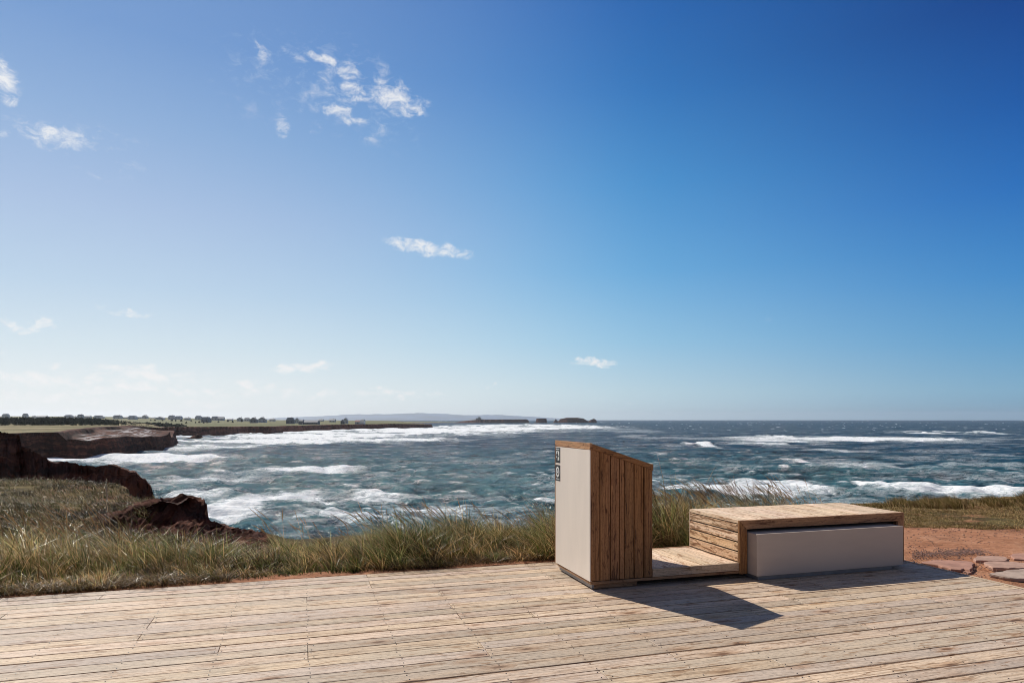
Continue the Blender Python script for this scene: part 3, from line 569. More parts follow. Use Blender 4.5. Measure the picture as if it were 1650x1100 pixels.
# ------------------------------------------------------------------ deck: one floor of long boards
deck = Boards()
PITCH, VT = 0.156, 7.38
rows = int((VT + 1.6) / PITCH)
joists = np.arange(-14, 6.9, 0.61)
nails = []
for r in range(rows):
    v1 = VT - r * PITCH; gap = rnd.choice([.006, .008, .009, .012, .018]); v0 = v1 - PITCH + gap
    u1 = 6.70; zt = rnd.uniform(-.0016, .0016)
    cuts = [u1]
    nx = rnd.uniform(1.0, 5.0)
    while cuts[-1] > -13:
        t_ = cuts[-1] - nx; j = joists[np.argmin(abs(joists - t_))]; cuts.append(float(j)); nx = rnd.choice([3.66, 4.27, 4.88])
    for a, b in zip(cuts[1:], cuts[:-1]):
        if b <= a + .1: continue
        w = .0018
        # boards are split in two lengths of a row only at the joists; a faint cup and twist to each
        dz = rnd.uniform(-.0015, .0015)
        deck.hexa([(a + w, v0, -.038), (b - w, v0, -.038), (b - w, v1, -.038), (a + w, v1, -.038), (a + w, v0, zt + dz), (b - w, v0, zt - dz), (b - w, v1, zt - dz * .5), (a + w, v1, zt)], 0)
        jj = [j for j in joists if a + .05 < j < b - .05] + [a + .03, b - .03]
        for j in jj:
            for vv in (v0 + .028, v1 - .030): nails.append((j + rnd.uniform(-.012, .012), vv + rnd.uniform(-.008, .008), zt + .0028))
do = deck.build('deck', [M_deck, M_nail], bevel=.004); do.rotation_euler = (0, 0, TH)
setp(do, 'weathered timber deck of long grey and tan boards', 'deck', kind='structure')
nv, nf = [], []
for (x, y, z) in nails:
    b = len(nv); rr = .0054
    for k in range(6): nv.append((x + rr * math.cos(k * R(60)), y + rr * math.sin(k * R(60)), z))
    nf.append(list(range(b, b + 6)))
nme = bpy.data.meshes.new('nails'); nme.from_pydata(nv, [], nf); link('nails', nme, M_nail, do)
ed = Boards().box((6.704, -1.7, -.11), (6.742, VT + .02, .004), 1, tone=.8); e = ed.build('edge_board', M_edge, do)
fr = Boards()
for j in joists[::1]: fr.box((j - .02, -1.6, -.115), (j + .02, VT - .05, -.041), 1)
fr.build('joists', M_dark, do, bevel=0)

# ------------------------------------------------------------------ the furniture: tall cabinet, low platform and long bench on one base
unit = empty('park_furniture', (0, 0, 0), TH)
setp(unit, 'wooden slanted cabinet joined by a low platform to a long plank bench', 'street furniture')
cu1, cu2, vf, vb, zl, zr, zb = 2.645, 3.316, 6.036, 6.991, 1.421, 1.2023, .085
cab = Boards()
# carcass (dark, slightly inside), then the planked front
cab_core = Boards()
cab_core.hexa([(cu1 + .02, vf + .03, zb), (cu2 - .012, vf + .03, zb), (cu2 - .012, vb - .02, zb), (cu1 + .02, vb - .02, zb), (cu1 + .02, vf + .03, zl - .03), (cu2 - .012, vf + .03, zr - .03), (cu2 - .012, vb - .02, zr - .03), (cu1 + .02, vb - .02, zl - .03)], 2)
cabinet = cab_core.build('cabinet', M_dark, unit, bevel=0)
sl = (zr - zl) / (cu2 - cu1)
def top_at(u): return zl + sl * (u - cu1)
zx = [362, 420, 487, 545, 575, 637, 697, 748]
# seams measured on the photo, turned into u on the front plane
def u_on_front(px, v=vf):
    k = (px - 825) / F; return v * (k * CT + ST) / (CT - k * ST)
us = [u_on_front(860 + z / 3.9286) for z in zx]; us[0] = cu1 + .002; us[-1] = cu2
pl = Boards()
for i, (a, b) in enumerate(zip(us[:-1], us[1:])):
    g = .0048 if i != 3 else .0025; f0 = vf + (.004 if i in (2, 4) else .001 if i != 6 else -.006)
    pl.hexa([(a + g, f0, zb + .004), (b - g, f0, zb + .004), (b - g, vf + .028, zb + .004), (a + g, vf + .028, zb + .004), (a + g, f0, top_at(a) - .054), (b - g, f0, top_at(b) - .054), (b - g, vf + .028, top_at(b) - .054), (a + g, vf + .028, top_at(a) - .054)], 2)
pl.build('front_planks', M_brown, cabinet)
bk = Boards()
for i in range(5):
    a, b = cu1 + i * .134, cu1 + (i + 1) * .134
    bk.hexa([(a + .003, vb - .02, zb), (b - .003, vb - .02, zb), (b - .003, vb, zb), (a + .003, vb, zb), (a + .003, vb - .02, top_at(a) - .05), (b - .003, vb - .02, top_at(b) - .05), (b - .003, vb, top_at(b) - .05), (a + .003, vb, top_at(a) - .05)], 2)
bk.build('back_planks', M_brown, cabinet)
rt = Boards()
for i in range(7):
    a = vf + .03 + i * .132; rt.box((cu2 - .012, a + .002, zb + .08), (cu2 + .008, a + .13, top_at(cu2) - .04), 2)
rt.build('side_planks', M_side, cabinet)
# lid boards running front to back down the slope, with fascias
lid = Boards()
for i in range(5):
    a, b = cu1 + .026 + i * .129, cu1 + .026 + (i + 1) * .129 - .004
    za, zb_ = top_at(a), top_at(b)
    lid.hexa([(a, vf + .024, za - .028), (b, vf + .024, zb_ - .028), (b, vb - .002, zb_ - .028), (a, vb - .002, za - .028), (a, vf + .024, za - .002), (b, vf + .024, zb_ - .002), (b, vb - .002, zb_ - .002), (a, vb - .002, za - .002)], 1)
lid.build('lid', M_top, cabinet)
fa = Boards()
fa.hexa([(cu1 + .022, vf - .004, top_at(cu1 + .022) - .052), (cu2 - .022, vf - .004, top_at(cu2 - .022) - .052), (cu2 - .022, vf + .022, top_at(cu2 - .022) - .052), (cu1 + .022, vf + .022, top_at(cu1 + .022) - .052), (cu1 + .022, vf - .004, top_at(cu1 + .022) + .001), (cu2 - .022, vf - .004, top_at(cu2 - .022) + .001), (cu2 - .022, vf + .022, top_at(cu2 - .022) + .001), (cu1 + .022, vf + .022, top_at(cu1 + .022) + .001)], 0)
fa.box((cu2 - .020, vf - .006, zr - .058), (cu2 + .006, vf + .024, zr + .006), 2, rc=(.1, .0, .5))
fa.build('fascia', M_brown, cabinet)
ft = Boards(); ft.box((cu1 - .003, vf - .005, zl - .063), (cu1 + .0215, vb + .002, zl + .002), 1, rc=(.0, .8, .2)); ft.build('end_fascia', M_trim, cabinet)
# the smooth cream side panel with its edge strips
pn = Boards(); pn.box((cu1 - .004, vf + .003, zb + .001), (cu1 + .018, vb - .022, zl - .066), 2); pn.build('side_panel', M_panel, cabinet, bevel=.0015)
pn = Boards(); pn.box((cu1 - .005, vb - .019, zb), (cu1 + .016, vb + .001, zl - .066), 2); pn.build('edge_strip', M_brown, cabinet)
# two square stickers at the far top corner of the panel
def v_on_left(px, u):
    k = (px - 825) / F; return u * (CT - k * ST) / (k * CT + ST) if False else (u * CT - k * u * ST) / (k * CT + ST)
def plate(v0, v1, z0, z1, m, parent, name, du=.0):
    b = Boards(); x = cu1 - .0055 - du; b.box((x, v0, z0), (cu1 - .0038, v1, z1), 1); return b.build(name, m, parent, bevel=0)
def shapes(name, polys, m, parent, x):
    """flat raised shapes on the panel; polygons in (v, z)"""
    bm = bmesh.new()
    for P in polys:
        f = bm.faces.new([bm.verts.new((x, v, z)) for v, z in P])
    bmesh.ops.recalc_face_normals(bm, faces=bm.faces)
    r = bmesh.ops.extrude_face_region(bm, geom=list(bm.faces)); vs = [g for g in r['geom'] if isinstance(g, bmesh.types.BMVert)]
    bmesh.ops.translate(bm, verts=vs, vec=(-.0006, 0, 0)); bmesh.ops.recalc_face_normals(bm, faces=bm.faces)
    me = bpy.data.meshes.new(name); bm.to_mesh(me); bm.free(); return link(name, me, m, parent)
sv0, sv1 = vb - .165, vb - .022       # near edge, far edge
# as seen from the left the far edge (sv1) lies at the viewer's left
def SQ(a, b, c, d, z0, z1):           # fractions across (0 = viewer's left) and up
    f = lambda t: sv1 + (sv0 - sv1) * t; g = lambda t: z0 + (z1 - z0) * t
    return [(f(a), g(c)), (f(b), g(c)), (f(b), g(d)), (f(a), g(d))]
def PTS(pts, z0, z1): return [(sv1 + (sv0 - sv1) * a, z0 + (z1 - z0) * b) for a, b in pts]
def circ(cx, cy, rx, ry, z0, z1, n=28, a0=0, a1=360): return PTS([(cx + rx * math.cos(R(a0 + (a1 - a0) * k / n)), cy + ry * math.sin(R(a0 + (a1 - a0) * k / n))) for k in range(n)], z0, z1)
XS = cu1 - .0058
def zpx(py, v): return H - (py - Y0) * (cu1 * ST + v * CT) / F
s1t, s1b, s2t, s2b = zpx(720.2, sv1), zpx(744.5, sv1), zpx(748.0, sv1), zpx(773.2, sv1)
sg1 = plate(sv0, sv1, s1b, s1t, M_black, cabinet, 'litter_sign'); setp(sg1, 'black and white litter picture sticker')
a, b = s1b, s1t
shapes('lettering', [SQ(.14, .30, .86, .93, a, b), SQ(.34, .44, .86, .93, a, b), SQ(.48, .66, .86, .93, a, b), SQ(.70, .82, .86, .93, a, b)], M_white, sg1, XS)
shapes('picture_field', [SQ(.18, .80, .17, .77, a, b)], M_white, sg1, XS)
shapes('figure', [circ(.46, .67, .085, .06, a, b), PTS([(.30, .60), (.56, .60), (.62, .50), (.78, .42), (.76, .37), (.56, .42), (.52, .36), (.50, .18), (.40, .18), (.38, .36), (.22, .44), (.20, .52)], a, b), PTS([(.18, .16), (.34, .16), (.32, .34), (.20, .34)], a, b)], M_black, sg1, XS - .0007)
sg2 = plate(sv0, sv1, s2b, s2t, M_black, cabinet, 'recycling_sign'); setp(sg2, 'black sticker with a white round recycling symbol')
a, b = s2b, s2t
shapes('white_disc', [circ(.47, .56, .36, .33, a, b)], M_white, sg2, XS)
def rot3(pts, k):
    o_ = []
    for x, y in pts:
        dx, dy = x - .47, (y - .56); c_, s_ = math.cos(R(120 * k)), math.sin(R(120 * k)); o_.append((.47 + dx * c_ - dy * s_, .56 + dx * s_ + dy * c_))
    return o_
arrow = [(.33, .64), (.41, .78), (.53, .78), (.60, .68), (.66, .70), (.62, .55), (.48, .60), (.53, .64), (.48, .70), (.45, .70), (.39, .61)]
shapes('recycling_arrows', [PTS(rot3(arrow, k), a, b) for k in range(3)], M_black, sg2, XS - .0007)
shapes('lettering', [SQ(.14, .28, .09, .15, a, b), SQ(.32, .50, .09, .15, a, b), SQ(.54, .64, .09, .15, a, b), SQ(.68, .84, .09, .15, a, b)], M_white, sg2, XS)
# plinth under the cabinet
bs = Boards(); bs.box((cu1 + .06, vf + .035, 0.003), (3.165, vb - .05, .052), 0); bs.build('plinth', M_trim, cabinet)
bs = Boards(); bs.box((cu1 + .03, vf + .033, .012), (cu1 + .0575, vb - .05, .0535), 1); bs.build('plinth_strip', M_metal, cabinet)
# beam under cabinet and platform
bu1, bu2, zbt, bvf = 4.321, 6.4926, .6007, 6.031
bm_ = Boards(); bm_.box((cu1 + .004, vf + .002, .056), (bu1 - .004, vf + .05, .083), 0, tone=.6); bm_.box((cu1 + .02, vb - .06, .056), (bu1 - .004, vb - .012, .083), 0)
bm_.box((cu1 + .004, vf + .052, .056), (cu1 + .054, vb - .062, .0825), 1); bm_.build('base_beam', M_trim, unit)
# platform
pf = empty('platform'); pf.parent = unit
pb = Boards(); n = 7; w = (bu1 - .004 - cu2 - .012) / n
for i in range(n): pb.box((cu2 + .010 + i * w, vf + .030, .135), (cu2 + .010 + (i + 1) * w - .005, vb - .028, .1655 + rnd.uniform(-.001, .001)), 1)
pb.build('floor_boards', M_top, pf)
pb = Boards(); pb.box((cu2 + .003, vf + .002, .0855), (bu1 - .003, vf + .0275, .165), 0, rc=(.2, .9, .3)); pb.build('front_fascia', M_edge, pf)
pb = Boards(); pb.box((cu2 + .012, vb - .0255, .0855), (bu1 - .003, vb, .170), 0); pb.build('back_fascia', M_trim, pf)
pb = Boards(); pb.box((cu2 + .012, vf + .04, .086), (bu1 - .01, vb - .04, .13), 0); pb.build('bearer', M_dark, pf, bevel=0)
pb = Boards()
for uu in (3.9, 4.2): pb.box((uu, vf + .2, .003), (uu + .05, vb - .1, .0555), 1)
pb.build('foot', M_dark, pf)
# bench shell
bench = empty('bench'); bench.parent = unit
bt = Boards(); n = 15; w = (bu2 - bu1) / n
for i in range(n): bt.box((bu1 + i * w + .003, bvf + .030, zbt - .032), (bu1 + (i + 1) * w - .003, vb, zbt + rnd.uniform(-.001, .001)), 1)
bt.build('top_boards', M_top, bench)
bl = Boards(); zs_ = [.166, .276, .375, .475, zbt - .035]
for z0, z1 in zip(zs_[:-1], zs_[1:]): bl.box((bu1, bvf + .030, z0 + .007), (bu1 + .028, vb - .012, z1 - .007), 1)
bl.box((bu1 + .003, bvf + .030, .047), (bu1 + .027, vb - .012, .162), 1)
bl.build('end_boards', M_side, bench)
bl = Boards(); bl.box((bu1 - .001, vb - .0115, .047), (bu1 + .028, vb + .001, zbt - .034), 2, tone=.9); bl.build('corner_strip', M_edge, bench)
br_ = Boards()
for z0, z1 in ((.05, .18), (.183, .313), (.316, .446), (.449, .565)): br_.box((bu2 - .028, bvf + .030, z0), (bu2, vb - .002, z1), 1)
br_.build('end_boards', M_side, bench)
bb = Boards()
for z0, z1 in ((.05, .18), (.183, .313), (.316, .446), (.449, .565)): bb.box((bu1 + .03, vb - .028, z0), (bu2 - .03, vb - .004, z1), 0)
bb.build('back_boards', M_side, bench)
# mitred front frame
T_ = .092; q = bvf; q2 = bvf + .027
fm = Boards()
def mitre(poly, axis, rc, b):
    (a0, c0), (a1, c1), (a2, c2), (a3, c3) = poly
    b.hexa([(a0, q, c0), (a1, q, c1), (a1, q2, c1), (a0, q2, c0), (a3, q, c3), (a2, q, c2), (a2, q2, c2), (a3, q2, c3)], axis, rc=rc)
g = .0012
mitre([(bu1 + T_, zbt - T_), (bu2 - T_, zbt - T_), (bu2 - g, zbt), (bu1 + g, zbt)], 0, (.2, .8, .3), fm); fm.build('top_rail', M_trim, bench)
fm = Boards(); mitre([(bu1, .047), (bu1 + T_, .047), (bu1 + T_, zbt - T_ - g), (bu1, zbt - g)], 2, (.4, .3, .3), fm); fm.build('stile', M_brown, bench)
fm = Boards(); mitre([(bu2 - T_, .047), (bu2, .047), (bu2, zbt - g), (bu2 - T_, zbt - T_ - g)], 2, (.3, .8, .3), fm); fm.build('stile', M_trim, bench)
# dark inside
bi = Boards(); bi.box((bu1 + .032, bvf + .12, .055), (bu2 - .032, vb - .032, zbt - .036), 0); bi.build('lining', M_dark, bench, bevel=0)
# grey box that slides out of the frame
gu1, gu2, gv = 4.430, 6.325, 5.889
gb = Boards(); gb.box((gu1, gv + .0185, .05), (gu2, bvf + .115, .476), 0); drawer = gb.build('box', M_grey, bench, bevel=.002)
gb = Boards(); gb.box((gu1 - .001, gv, .048), (gu2 + .001, gv + .018, .478), 0); gb.build('front_panel', M_grey, drawer, bevel=.0015)
gb = Boards(); gb.box((gu1 + .03, gv + .03, .003), (gu2 - .12, bvf + .1, .0485), 0); gb.build('plinth', M_metal, drawer, bevel=0)

# ------------------------------------------------------------------ flat red stones beside the deck
def stone_mat(name, col, seed):
    m, t = mat(name); P = t.new('ShaderNodeTexCoord').outputs['Object']
    n = t.noise(t.mapping(P, loc=(seed, 0, 0)), 5, 7, 0.65); n2 = t.noise(t.mapping(P, scale=(3, 14, 3), rot=(0, 0, .4), loc=(seed, 0, 0)), 1.5, 5, 0.6)
    c = t.mix(t.rng(n, .35, .65), tuple(x * .78 for x in col), tuple(min(x * 1.15, .9) for x in col)); c = t.mix(t.rng(n2, .55, .7), c, (.26, .13, .09))
    t.put(t.bsdf.inputs['Base Color'], c); t.bsdf.inputs['Roughness'].default_value = .85; bump(t, t.math('ADD', n, n2), .7, .012); return m
SM = [stone_mat('red_flagstone', (.40, .21, .15), 1), stone_mat('buff_flagstone', (.44, .27, .20), 5), stone_mat('grey_flagstone', (.40, .30, .24), 9)]
def flagstone(pts, z, th, m, label, tilt=0.0):
    P = [gp(x, y, z) for x, y in pts]; out = []
    for i, (a, b) in enumerate(zip(P, P[1:] + P[:1])):        # break the edges up
        n = max(1, int(math.hypot(b[0] - a[0], b[1] - a[1]) / .05))
        for k in range(n):
            t_ = k / n; j = 0 if k == 0 else .012
            out.append((a[0] + (b[0] - a[0]) * t_ + rnd.uniform(-j, j), a[1] + (b[1] - a[1]) * t_ + rnd.uniform(-j, j)))
    cx = sum(p[0] for p in out) / len(out); cy = sum(p[1] for p in out) / len(out)
    bm = bmesh.new(); rings = []
    for sc, dz in ((.985, -th), (1.0, -.35 * th), (.995, -.08 * th), (.965, 0)):
        rings.append([bm.verts.new(((x - cx) * sc, (y - cy) * sc, dz + tilt * (y - cy) + (rnd.uniform(-.004, .004) if dz < 0 else rnd.uniform(-.0015, .0015)))) for x, y in out])
    n = len(out)
    for r0, r1 in zip(rings, rings[1:]):
        for k in range(n): bm.faces.new((r0[k], r0[(k + 1) % n], r1[(k + 1) % n], r1[k]))
    bm.faces.new(rings[-1]); bmesh.ops.triangulate(bm, faces=[bm.faces[-1]]) if False else None
    bmesh.ops.recalc_face_normals(bm, faces=bm.faces); me = bpy.data.meshes.new('flagstone'); bm.to_mesh(me); bm.free()
    o = link('flagstone', me, m); o.location = (cx, cy, z); setp(o, label, 'flagstone', 'flat red stones laid beside the deck'); return o
GZ = .006
flagstone([(1484, 905), (1500, 901.6), (1530, 901.8), (1556, 903), (1566, 904), (1571, 907), (1567, 911), (1563, 918), (1553, 915.5), (1548, 917.5), (1532, 916), (1512, 910)], GZ, .04, SM[0], 'large cracked red stone touching the deck edge beside the bench')
flagstone([(1544, 919.5), (1552, 917), (1562, 919.6), (1566, 922), (1560, 923)], GZ - .02, .04, SM[0], 'tiny broken red piece between the large cracked stone and the deck')
flagstone([(1568, 899), (1574, 895.4), (1600, 894.6), (1619, 896), (1623, 899), (1620, 902.8), (1592, 902.6), (1572, 902)], GZ, .05, SM[1], 'long oval buff stone behind the two stones at the right edge')
flagstone([(1585, 905), (1592, 903.6), (1626, 903.8), (1668, 908), (1680, 911), (1650, 914.5), (1600, 914), (1594, 911)], GZ + .004, .04, SM[1], 'pinkish flat stone in the middle of the group at the right edge')
flagstone([(1594, 924), (1606, 921), (1628, 917.4), (1700, 912.5), (1720, 924), (1690, 930), (1640, 931), (1616, 928)], GZ + .002, .04, SM[2], 'greyish flat stone lying nearest to the deck at the right edge')
flagstone([(1627, 894), (1634, 891), (1652, 890.6), (1690, 892), (1700, 899), (1660, 901.5), (1634, 900)], GZ, .05, SM[0], 'red stone farthest back at the right edge behind the pinkish one')
# gravel round them
gv_, gf_ = [], []
ico = np.array([(0, 0, 1), (.89, 0, .45), (.28, .85, .45), (-.72, .53, .45), (-.72, -.53, .45), (.28, -.85, .45), (.72, .53, -.45), (-.28, .85, -.45), (-.89, 0, -.45), (-.28, -.85, -.45), (.72, -.53, -.45)])
icf = [(0, 1, 2), (0, 2, 3), (0, 3, 4), (0, 4, 5), (0, 5, 1), (1, 6, 2), (2, 7, 3), (3, 8, 4), (4, 9, 5), (5, 10, 1), (2, 6, 7), (3, 7, 8), (4, 8, 9), (5, 9, 10), (1, 10, 6)]
for i in range(4200):
    if i < 2200: px = rnd.uniform(1470, 1720); py = np.interp(px, [1470, 1560, 1720], [899, 893, 884]) + rnd.gauss(0, 3.5)
    else: px, py = rnd.uniform(1460, 1720), 840 + 95 * rnd.random() ** 1.3
    if py < 850: continue
    x, y = gp(px, py, -.05)
    u_ = x * CT + y * ST
    if u_ < 6.80: continue
    s = rnd.uniform(.003, .011) * (1.35 if rnd.random() < .1 else 1); a = rnd.uniform(0, 6.28); b = len(gv_)
    hz = float(ground_h(np.array([x]), np.array([y]))[0])
    for p in ico * (s, s * rnd.uniform(.6, 1), s * rnd.uniform(.5, .9)): gv_.append((x + p[0] * math.cos(a) - p[1] * math.sin(a), y + p[0] * math.sin(a) + p[1] * math.cos(a), hz + p[2] + s * .25))
    gf_ += [tuple(b + k for k in f) for f in icf]
me = bpy.data.meshes.new('gravel'); me.from_pydata(gv_, [], gf_)
setp(link('gravel', me, simple('gravel_stone', (.24, .14, .11), .85, .5, 40)), 'loose dark gravel scattered round the flat stones', 'gravel', kind='stuff')

# ------------------------------------------------------------------ grass
def grass_mat(name, rough=.36, trans=.42):
    m, t = mat(name); a = t.new('ShaderNodeAttribute', attribute_name='col').outputs['Color']
    t.put(t.bsdf.inputs['Base Color'], a); t.bsdf.inputs['Roughness'].default_value = rough; t.bsdf.inputs['Specular IOR Level'].default_value = .32
    tr = t.new('ShaderNodeBsdfTranslucent', ins={'Color': a}); mx = t.new('ShaderNodeMixShader', ins={0: trans, 1: t.bsdf.outputs[0], 2: tr.outputs[0]})
    t.l.new(mx.outputs[0], t.out.inputs[0]); return m
M_grass = grass_mat('grass_blade')
def blades(x, y, z, h, w, lean, az, col, seg=4, face=None, droop=1.0):
    """curved tapering ribbons: lean = horizontal reach as a share of length, az = bending direction"""
    n = len(x); k = np.linspace(0, 1, seg + 1)[None, :]
    t = k ** 1.0
    reach = (lean * h)[:, None] * (0.25 * t + 0.75 * t ** 2.1)
    up = h[:, None] * (t - droop * 0.28 * lean[:, None] * t ** 2.4)
    cx = x[:, None] + np.cos(az)[:, None] * reach; cy = y[:, None] + np.sin(az)[:, None] * reach; cz = z[:, None] + up
    fa_ = rs.uniform(0, np.pi, n) if face is None else face
    wd = w[:, None] * (1 - t ** 1.8) * 0.5 + 0.0004
    ox = np.cos(fa_)[:, None] * wd; oy = np.sin(fa_)[:, None] * wd
    A = np.stack([cx - ox, cy - oy, cz], -1); B = np.stack([cx + ox, cy + oy, cz], -1)
    V = np.stack([A, B], 2).reshape(n, -1, 3)
    base = (np.arange(n) * (2 * (seg + 1)))[:, None, None]
    i = np.arange(seg)[None, :, None] * 2
    Fc = (base + i + np.array([0, 1, 3, 2])[None, None, :]).reshape(-1, 4)
    cc = col[:, None, :] * (0.28 + 1.0 * t[..., None] ** .8)  # dull sheath and tuft shade painted into the blade base
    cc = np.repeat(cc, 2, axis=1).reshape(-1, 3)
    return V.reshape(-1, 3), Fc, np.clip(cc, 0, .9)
def palette(n, dry):
    g = rs.uniform(.75, 1.25, (n, 1)); s = rs.rand(n)
    green = np.array([.085, .115, .022]); olive = np.array([.16, .135, .045]); straw = np.array([.60, .46, .25]); brown = np.array([.14, .08, .035])
    c = np.where((s < .42 * (1 - dry))[:, None], green, np.where((s < .42 * (1 - dry) + .28)[:, None], olive, np.where((s < .42 * (1 - dry) + .28 + .1 + .25 * dry)[:, None], straw, brown)))
    return c * g
WIND = math.pi - 0.15
def join(parts):
    vs, fs, cs, o = [], [], [], 0
    for V, Fc, c in parts: vs.append(V); fs.append(Fc + o); cs.append(c); o += len(V)
    return np.concatenate(vs), np.concatenate(fs), np.concatenate(cs)
def uvp(x, y): return x * CT + y * ST, -x * ST + y * CT
# density of the tall strip behind the deck, told by the bearing (photo column) and the distance past the deck edge
def strip_pts(n, vmin, vmax, seed_clump, pxmax=1345):
    # tussocks
    K = 70; m = n // K; v = vmin + (vmax - vmin) * rs.rand(m) ** 1.15; u = rs.uniform(-7.5, 7.5, m)
    X = u * CT - v * ST; Y = u * ST + v * CT
    PX = X / Y * F + 825
    ok = (PX < pxmax) & (PX > -160) & (sdist(X, Y, near_poly) > .15)
    X, Y = X[ok], Y[ok]
    r = rs.gamma(2, .040, (len(X), K)); a = rs.uniform(0, 6.28, (len(X), K))
    ht = np.repeat(rs.uniform(.45, 1.35, len(X)), K); dr = np.repeat(rs.rand(len(X)), K)
    tk = rs.rand(len(X)); tint = np.where((tk < .26)[:, None], [.55, .75, .5], np.where((tk < .46)[:, None], [1.0, .95, .8], np.where((tk < .86)[:, None], [1.7, 1.4, 1.2], [.6, .5, .5]))) * rs.uniform(.75, 1.2, (len(X), 1))
    global TINT; TINT = np.repeat(tint, K, axis=0)
    return (X[:, None] + r * np.cos(a)).ravel(), (Y[:, None] + r * np.sin(a)).ravel(), ht, dr, a.ravel(), r.ravel()
parts = []
x, y, ht, dr, aa, r = strip_pts(125000, 7.54, 10.6, 0)
u, v = uvp(x, y); PX = x / y * F + 825
keep = (v > 7.46 + .55 * (fbm(u / .8, u * 0, 4, 3) - .42)) & (PX < 1350)
# mound profile: grass height against the column of the photo
hp_ = np.interp(PX, [-150, 0, 120, 250, 340, 420, 520, 600, 660, 760, 850, 895, 960, 1060, 1120, 1200, 1260, 1310, 1350], [.50, .46, .44, .36, .26, .22, .30, .30, .38, .42, .40, .46, .5, .60, .62, .62, .56, .28, .12])
hp_ = hp_ * np.clip(-.15 + 2.15 * fbm(x / .65, y / .65, 3, 12), .18, 1.6) * np.interp(v, [7.4, 7.6, 8.2, 9.6, 10.6], [.45, .70, .95, 1.0, .75])
z = ground_h(x, y)
h = hp_ * ht * rs.uniform(.55, 1.25, len(x))
keep &= h > .03
dry = np.clip(.25 + .9 * (fbm(x / .8, y / .8, 3, 19) - .35) + .3 * (dr - .5), 0, 1)
idx = np.where(keep)[0]
x, y, z, h, aa, dr, dry = (q_[idx] for q_ in (x, y, z, h, aa, dr, dry))
TINT = TINT[idx]
n = len(x); lean = np.clip(rs.normal(.75, .38, n), .05, 1.7); az = np.where(rs.rand(n) < .45, aa, WIND + rs.normal(0, .5, n))
col = palette(n, 0.2) * (1 - dry[:, None] * .0); straw_m = rs.rand(n) < np.clip(dry - .12, 0, 1) * .95; col[straw_m] = np.array([.60, .46, .25]) * rs.uniform(.7, 1.2, (straw_m.sum(), 1))
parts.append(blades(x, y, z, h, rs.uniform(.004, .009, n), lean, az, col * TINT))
print('tall blades', n)
# short matted litter at the foot of the strip, spilling towards the deck
n = 24000; u = rs.uniform(-7.5, 5.6, n); v = 7.44 + rs.gamma(2.2, .13, n); x = u * CT - v * ST; y = u * ST + v * CT
k = (x / y * F + 825 < 1345) & (fbm(u / .5, v / .4, 4, 44) > .50); x, y = x[k], y[k]; n = len(x)
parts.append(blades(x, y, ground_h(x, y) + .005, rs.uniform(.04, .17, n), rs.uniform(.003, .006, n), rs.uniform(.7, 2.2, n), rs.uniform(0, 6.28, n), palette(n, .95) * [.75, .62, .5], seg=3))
# stalks with seed heads: clusters at (photo column, distance past the edge, count, height)
sx, sy, sh, sa = [], [], [], []
for px, dv, cnt, hh, sp_ in ((30, 1.6, 40, .62, 60), (90, 2.0, 46, .66, 60), (150, 1.9, 44, .72, 50), (200, 1.6, 28, .62, 50), (452, 1.7, 16, .62, 20), (490, 2.2, 14, .50, 40), (560, 1.8, 14, .42, 40), (620, 1.8, 30, .62, 36), (690, 1.9, 44, .64, 40), (745, 1.9, 44, .62, 45), (800, 1.9, 22, .48, 40), (860, 1.8, 34, .52, 40), (885, 1.5, 12, .5, 12),
                      (1075, 2.2, 44, .66, 30), (1120, 2.2, 50, .72, 34), (1165, 2.2, 60, .78, 34), (1215, 2.3, 60, .74, 34), (1262, 2.4, 60, .68, 26), (1290, 2.4, 30, .55, 22), (1320, 2.3, 14, .35, 16), (330, 1.6, 10, .42, 60), (250, 1.6, 16, .5, 50)):
    for _ in range(int(cnt * (.62 if px < 1000 else 1.15))):
        p_ = px + rnd.gauss(0, sp_ * .5); v = 7.45 + dv * rnd.uniform(.55, 1.4); k_ = (p_ - 825) / F
        u = v * (k_ * CT + ST) / (CT - k_ * ST); x_, y_ = uv2xy(u, v); sx.append(x_); sy.append(y_); sh.append(hh * rnd.uniform(.7, 1.15) + .06); sa.append(WIND + rnd.gauss(0, .35))
sx, sy, sh, sa = map(np.array, (sx, sy, sh, sa)); sz = ground_h(sx, sy); n = len(sx)
sl_ = np.clip(rs.normal(.58, .24, n), .05, 1.15)
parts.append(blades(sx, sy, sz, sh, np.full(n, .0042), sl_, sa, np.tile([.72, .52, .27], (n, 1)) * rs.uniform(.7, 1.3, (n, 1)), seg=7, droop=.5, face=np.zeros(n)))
# seed heads: crossed narrow plumes following the last stretch of each stalk
def stalk_pt(i, t):
    reach = sl_[i] * sh[i] * (.25 * t + .75 * t ** 2.1); return np.array([sx[i] + math.cos(sa[i]) * reach, sy[i] + math.sin(sa[i]) * reach, sz[i] + sh[i] * (t - .5 * .28 * sl_[i] * t ** 2.4)])
hv, hf, hc = [], [], []
for i in range(n):
    c_ = np.array([.58, .40, .20]) * rnd.uniform(.6, 1.25); b = len(hv)
    prof = [(.74, .15), (.80, .8), (.87, 1.0), (.94, .7), (1.03, .08)]
    for t_, w_ in prof:
        p = stalk_pt(i, t_)
        for k in range(5):
            a = k * 1.2566; wv = .0042 * w_ * rnd.uniform(.7, 1.3); hv.append(p + np.array([math.cos(a) * wv, math.sin(a) * wv, math.sin(a + .6) * wv])); hc.append(c_ * rnd.uniform(.8, 1.2))
    for j in range(len(prof) - 1):
        for k in range(5): hf.append((b + j * 5 + k, b + j * 5 + (k + 1) % 5, b + j * 5 + 5 + (k + 1) % 5, b + j * 5 + 5 + k))
parts.append((np.array(hv), np.array(hf), np.array(hc)))
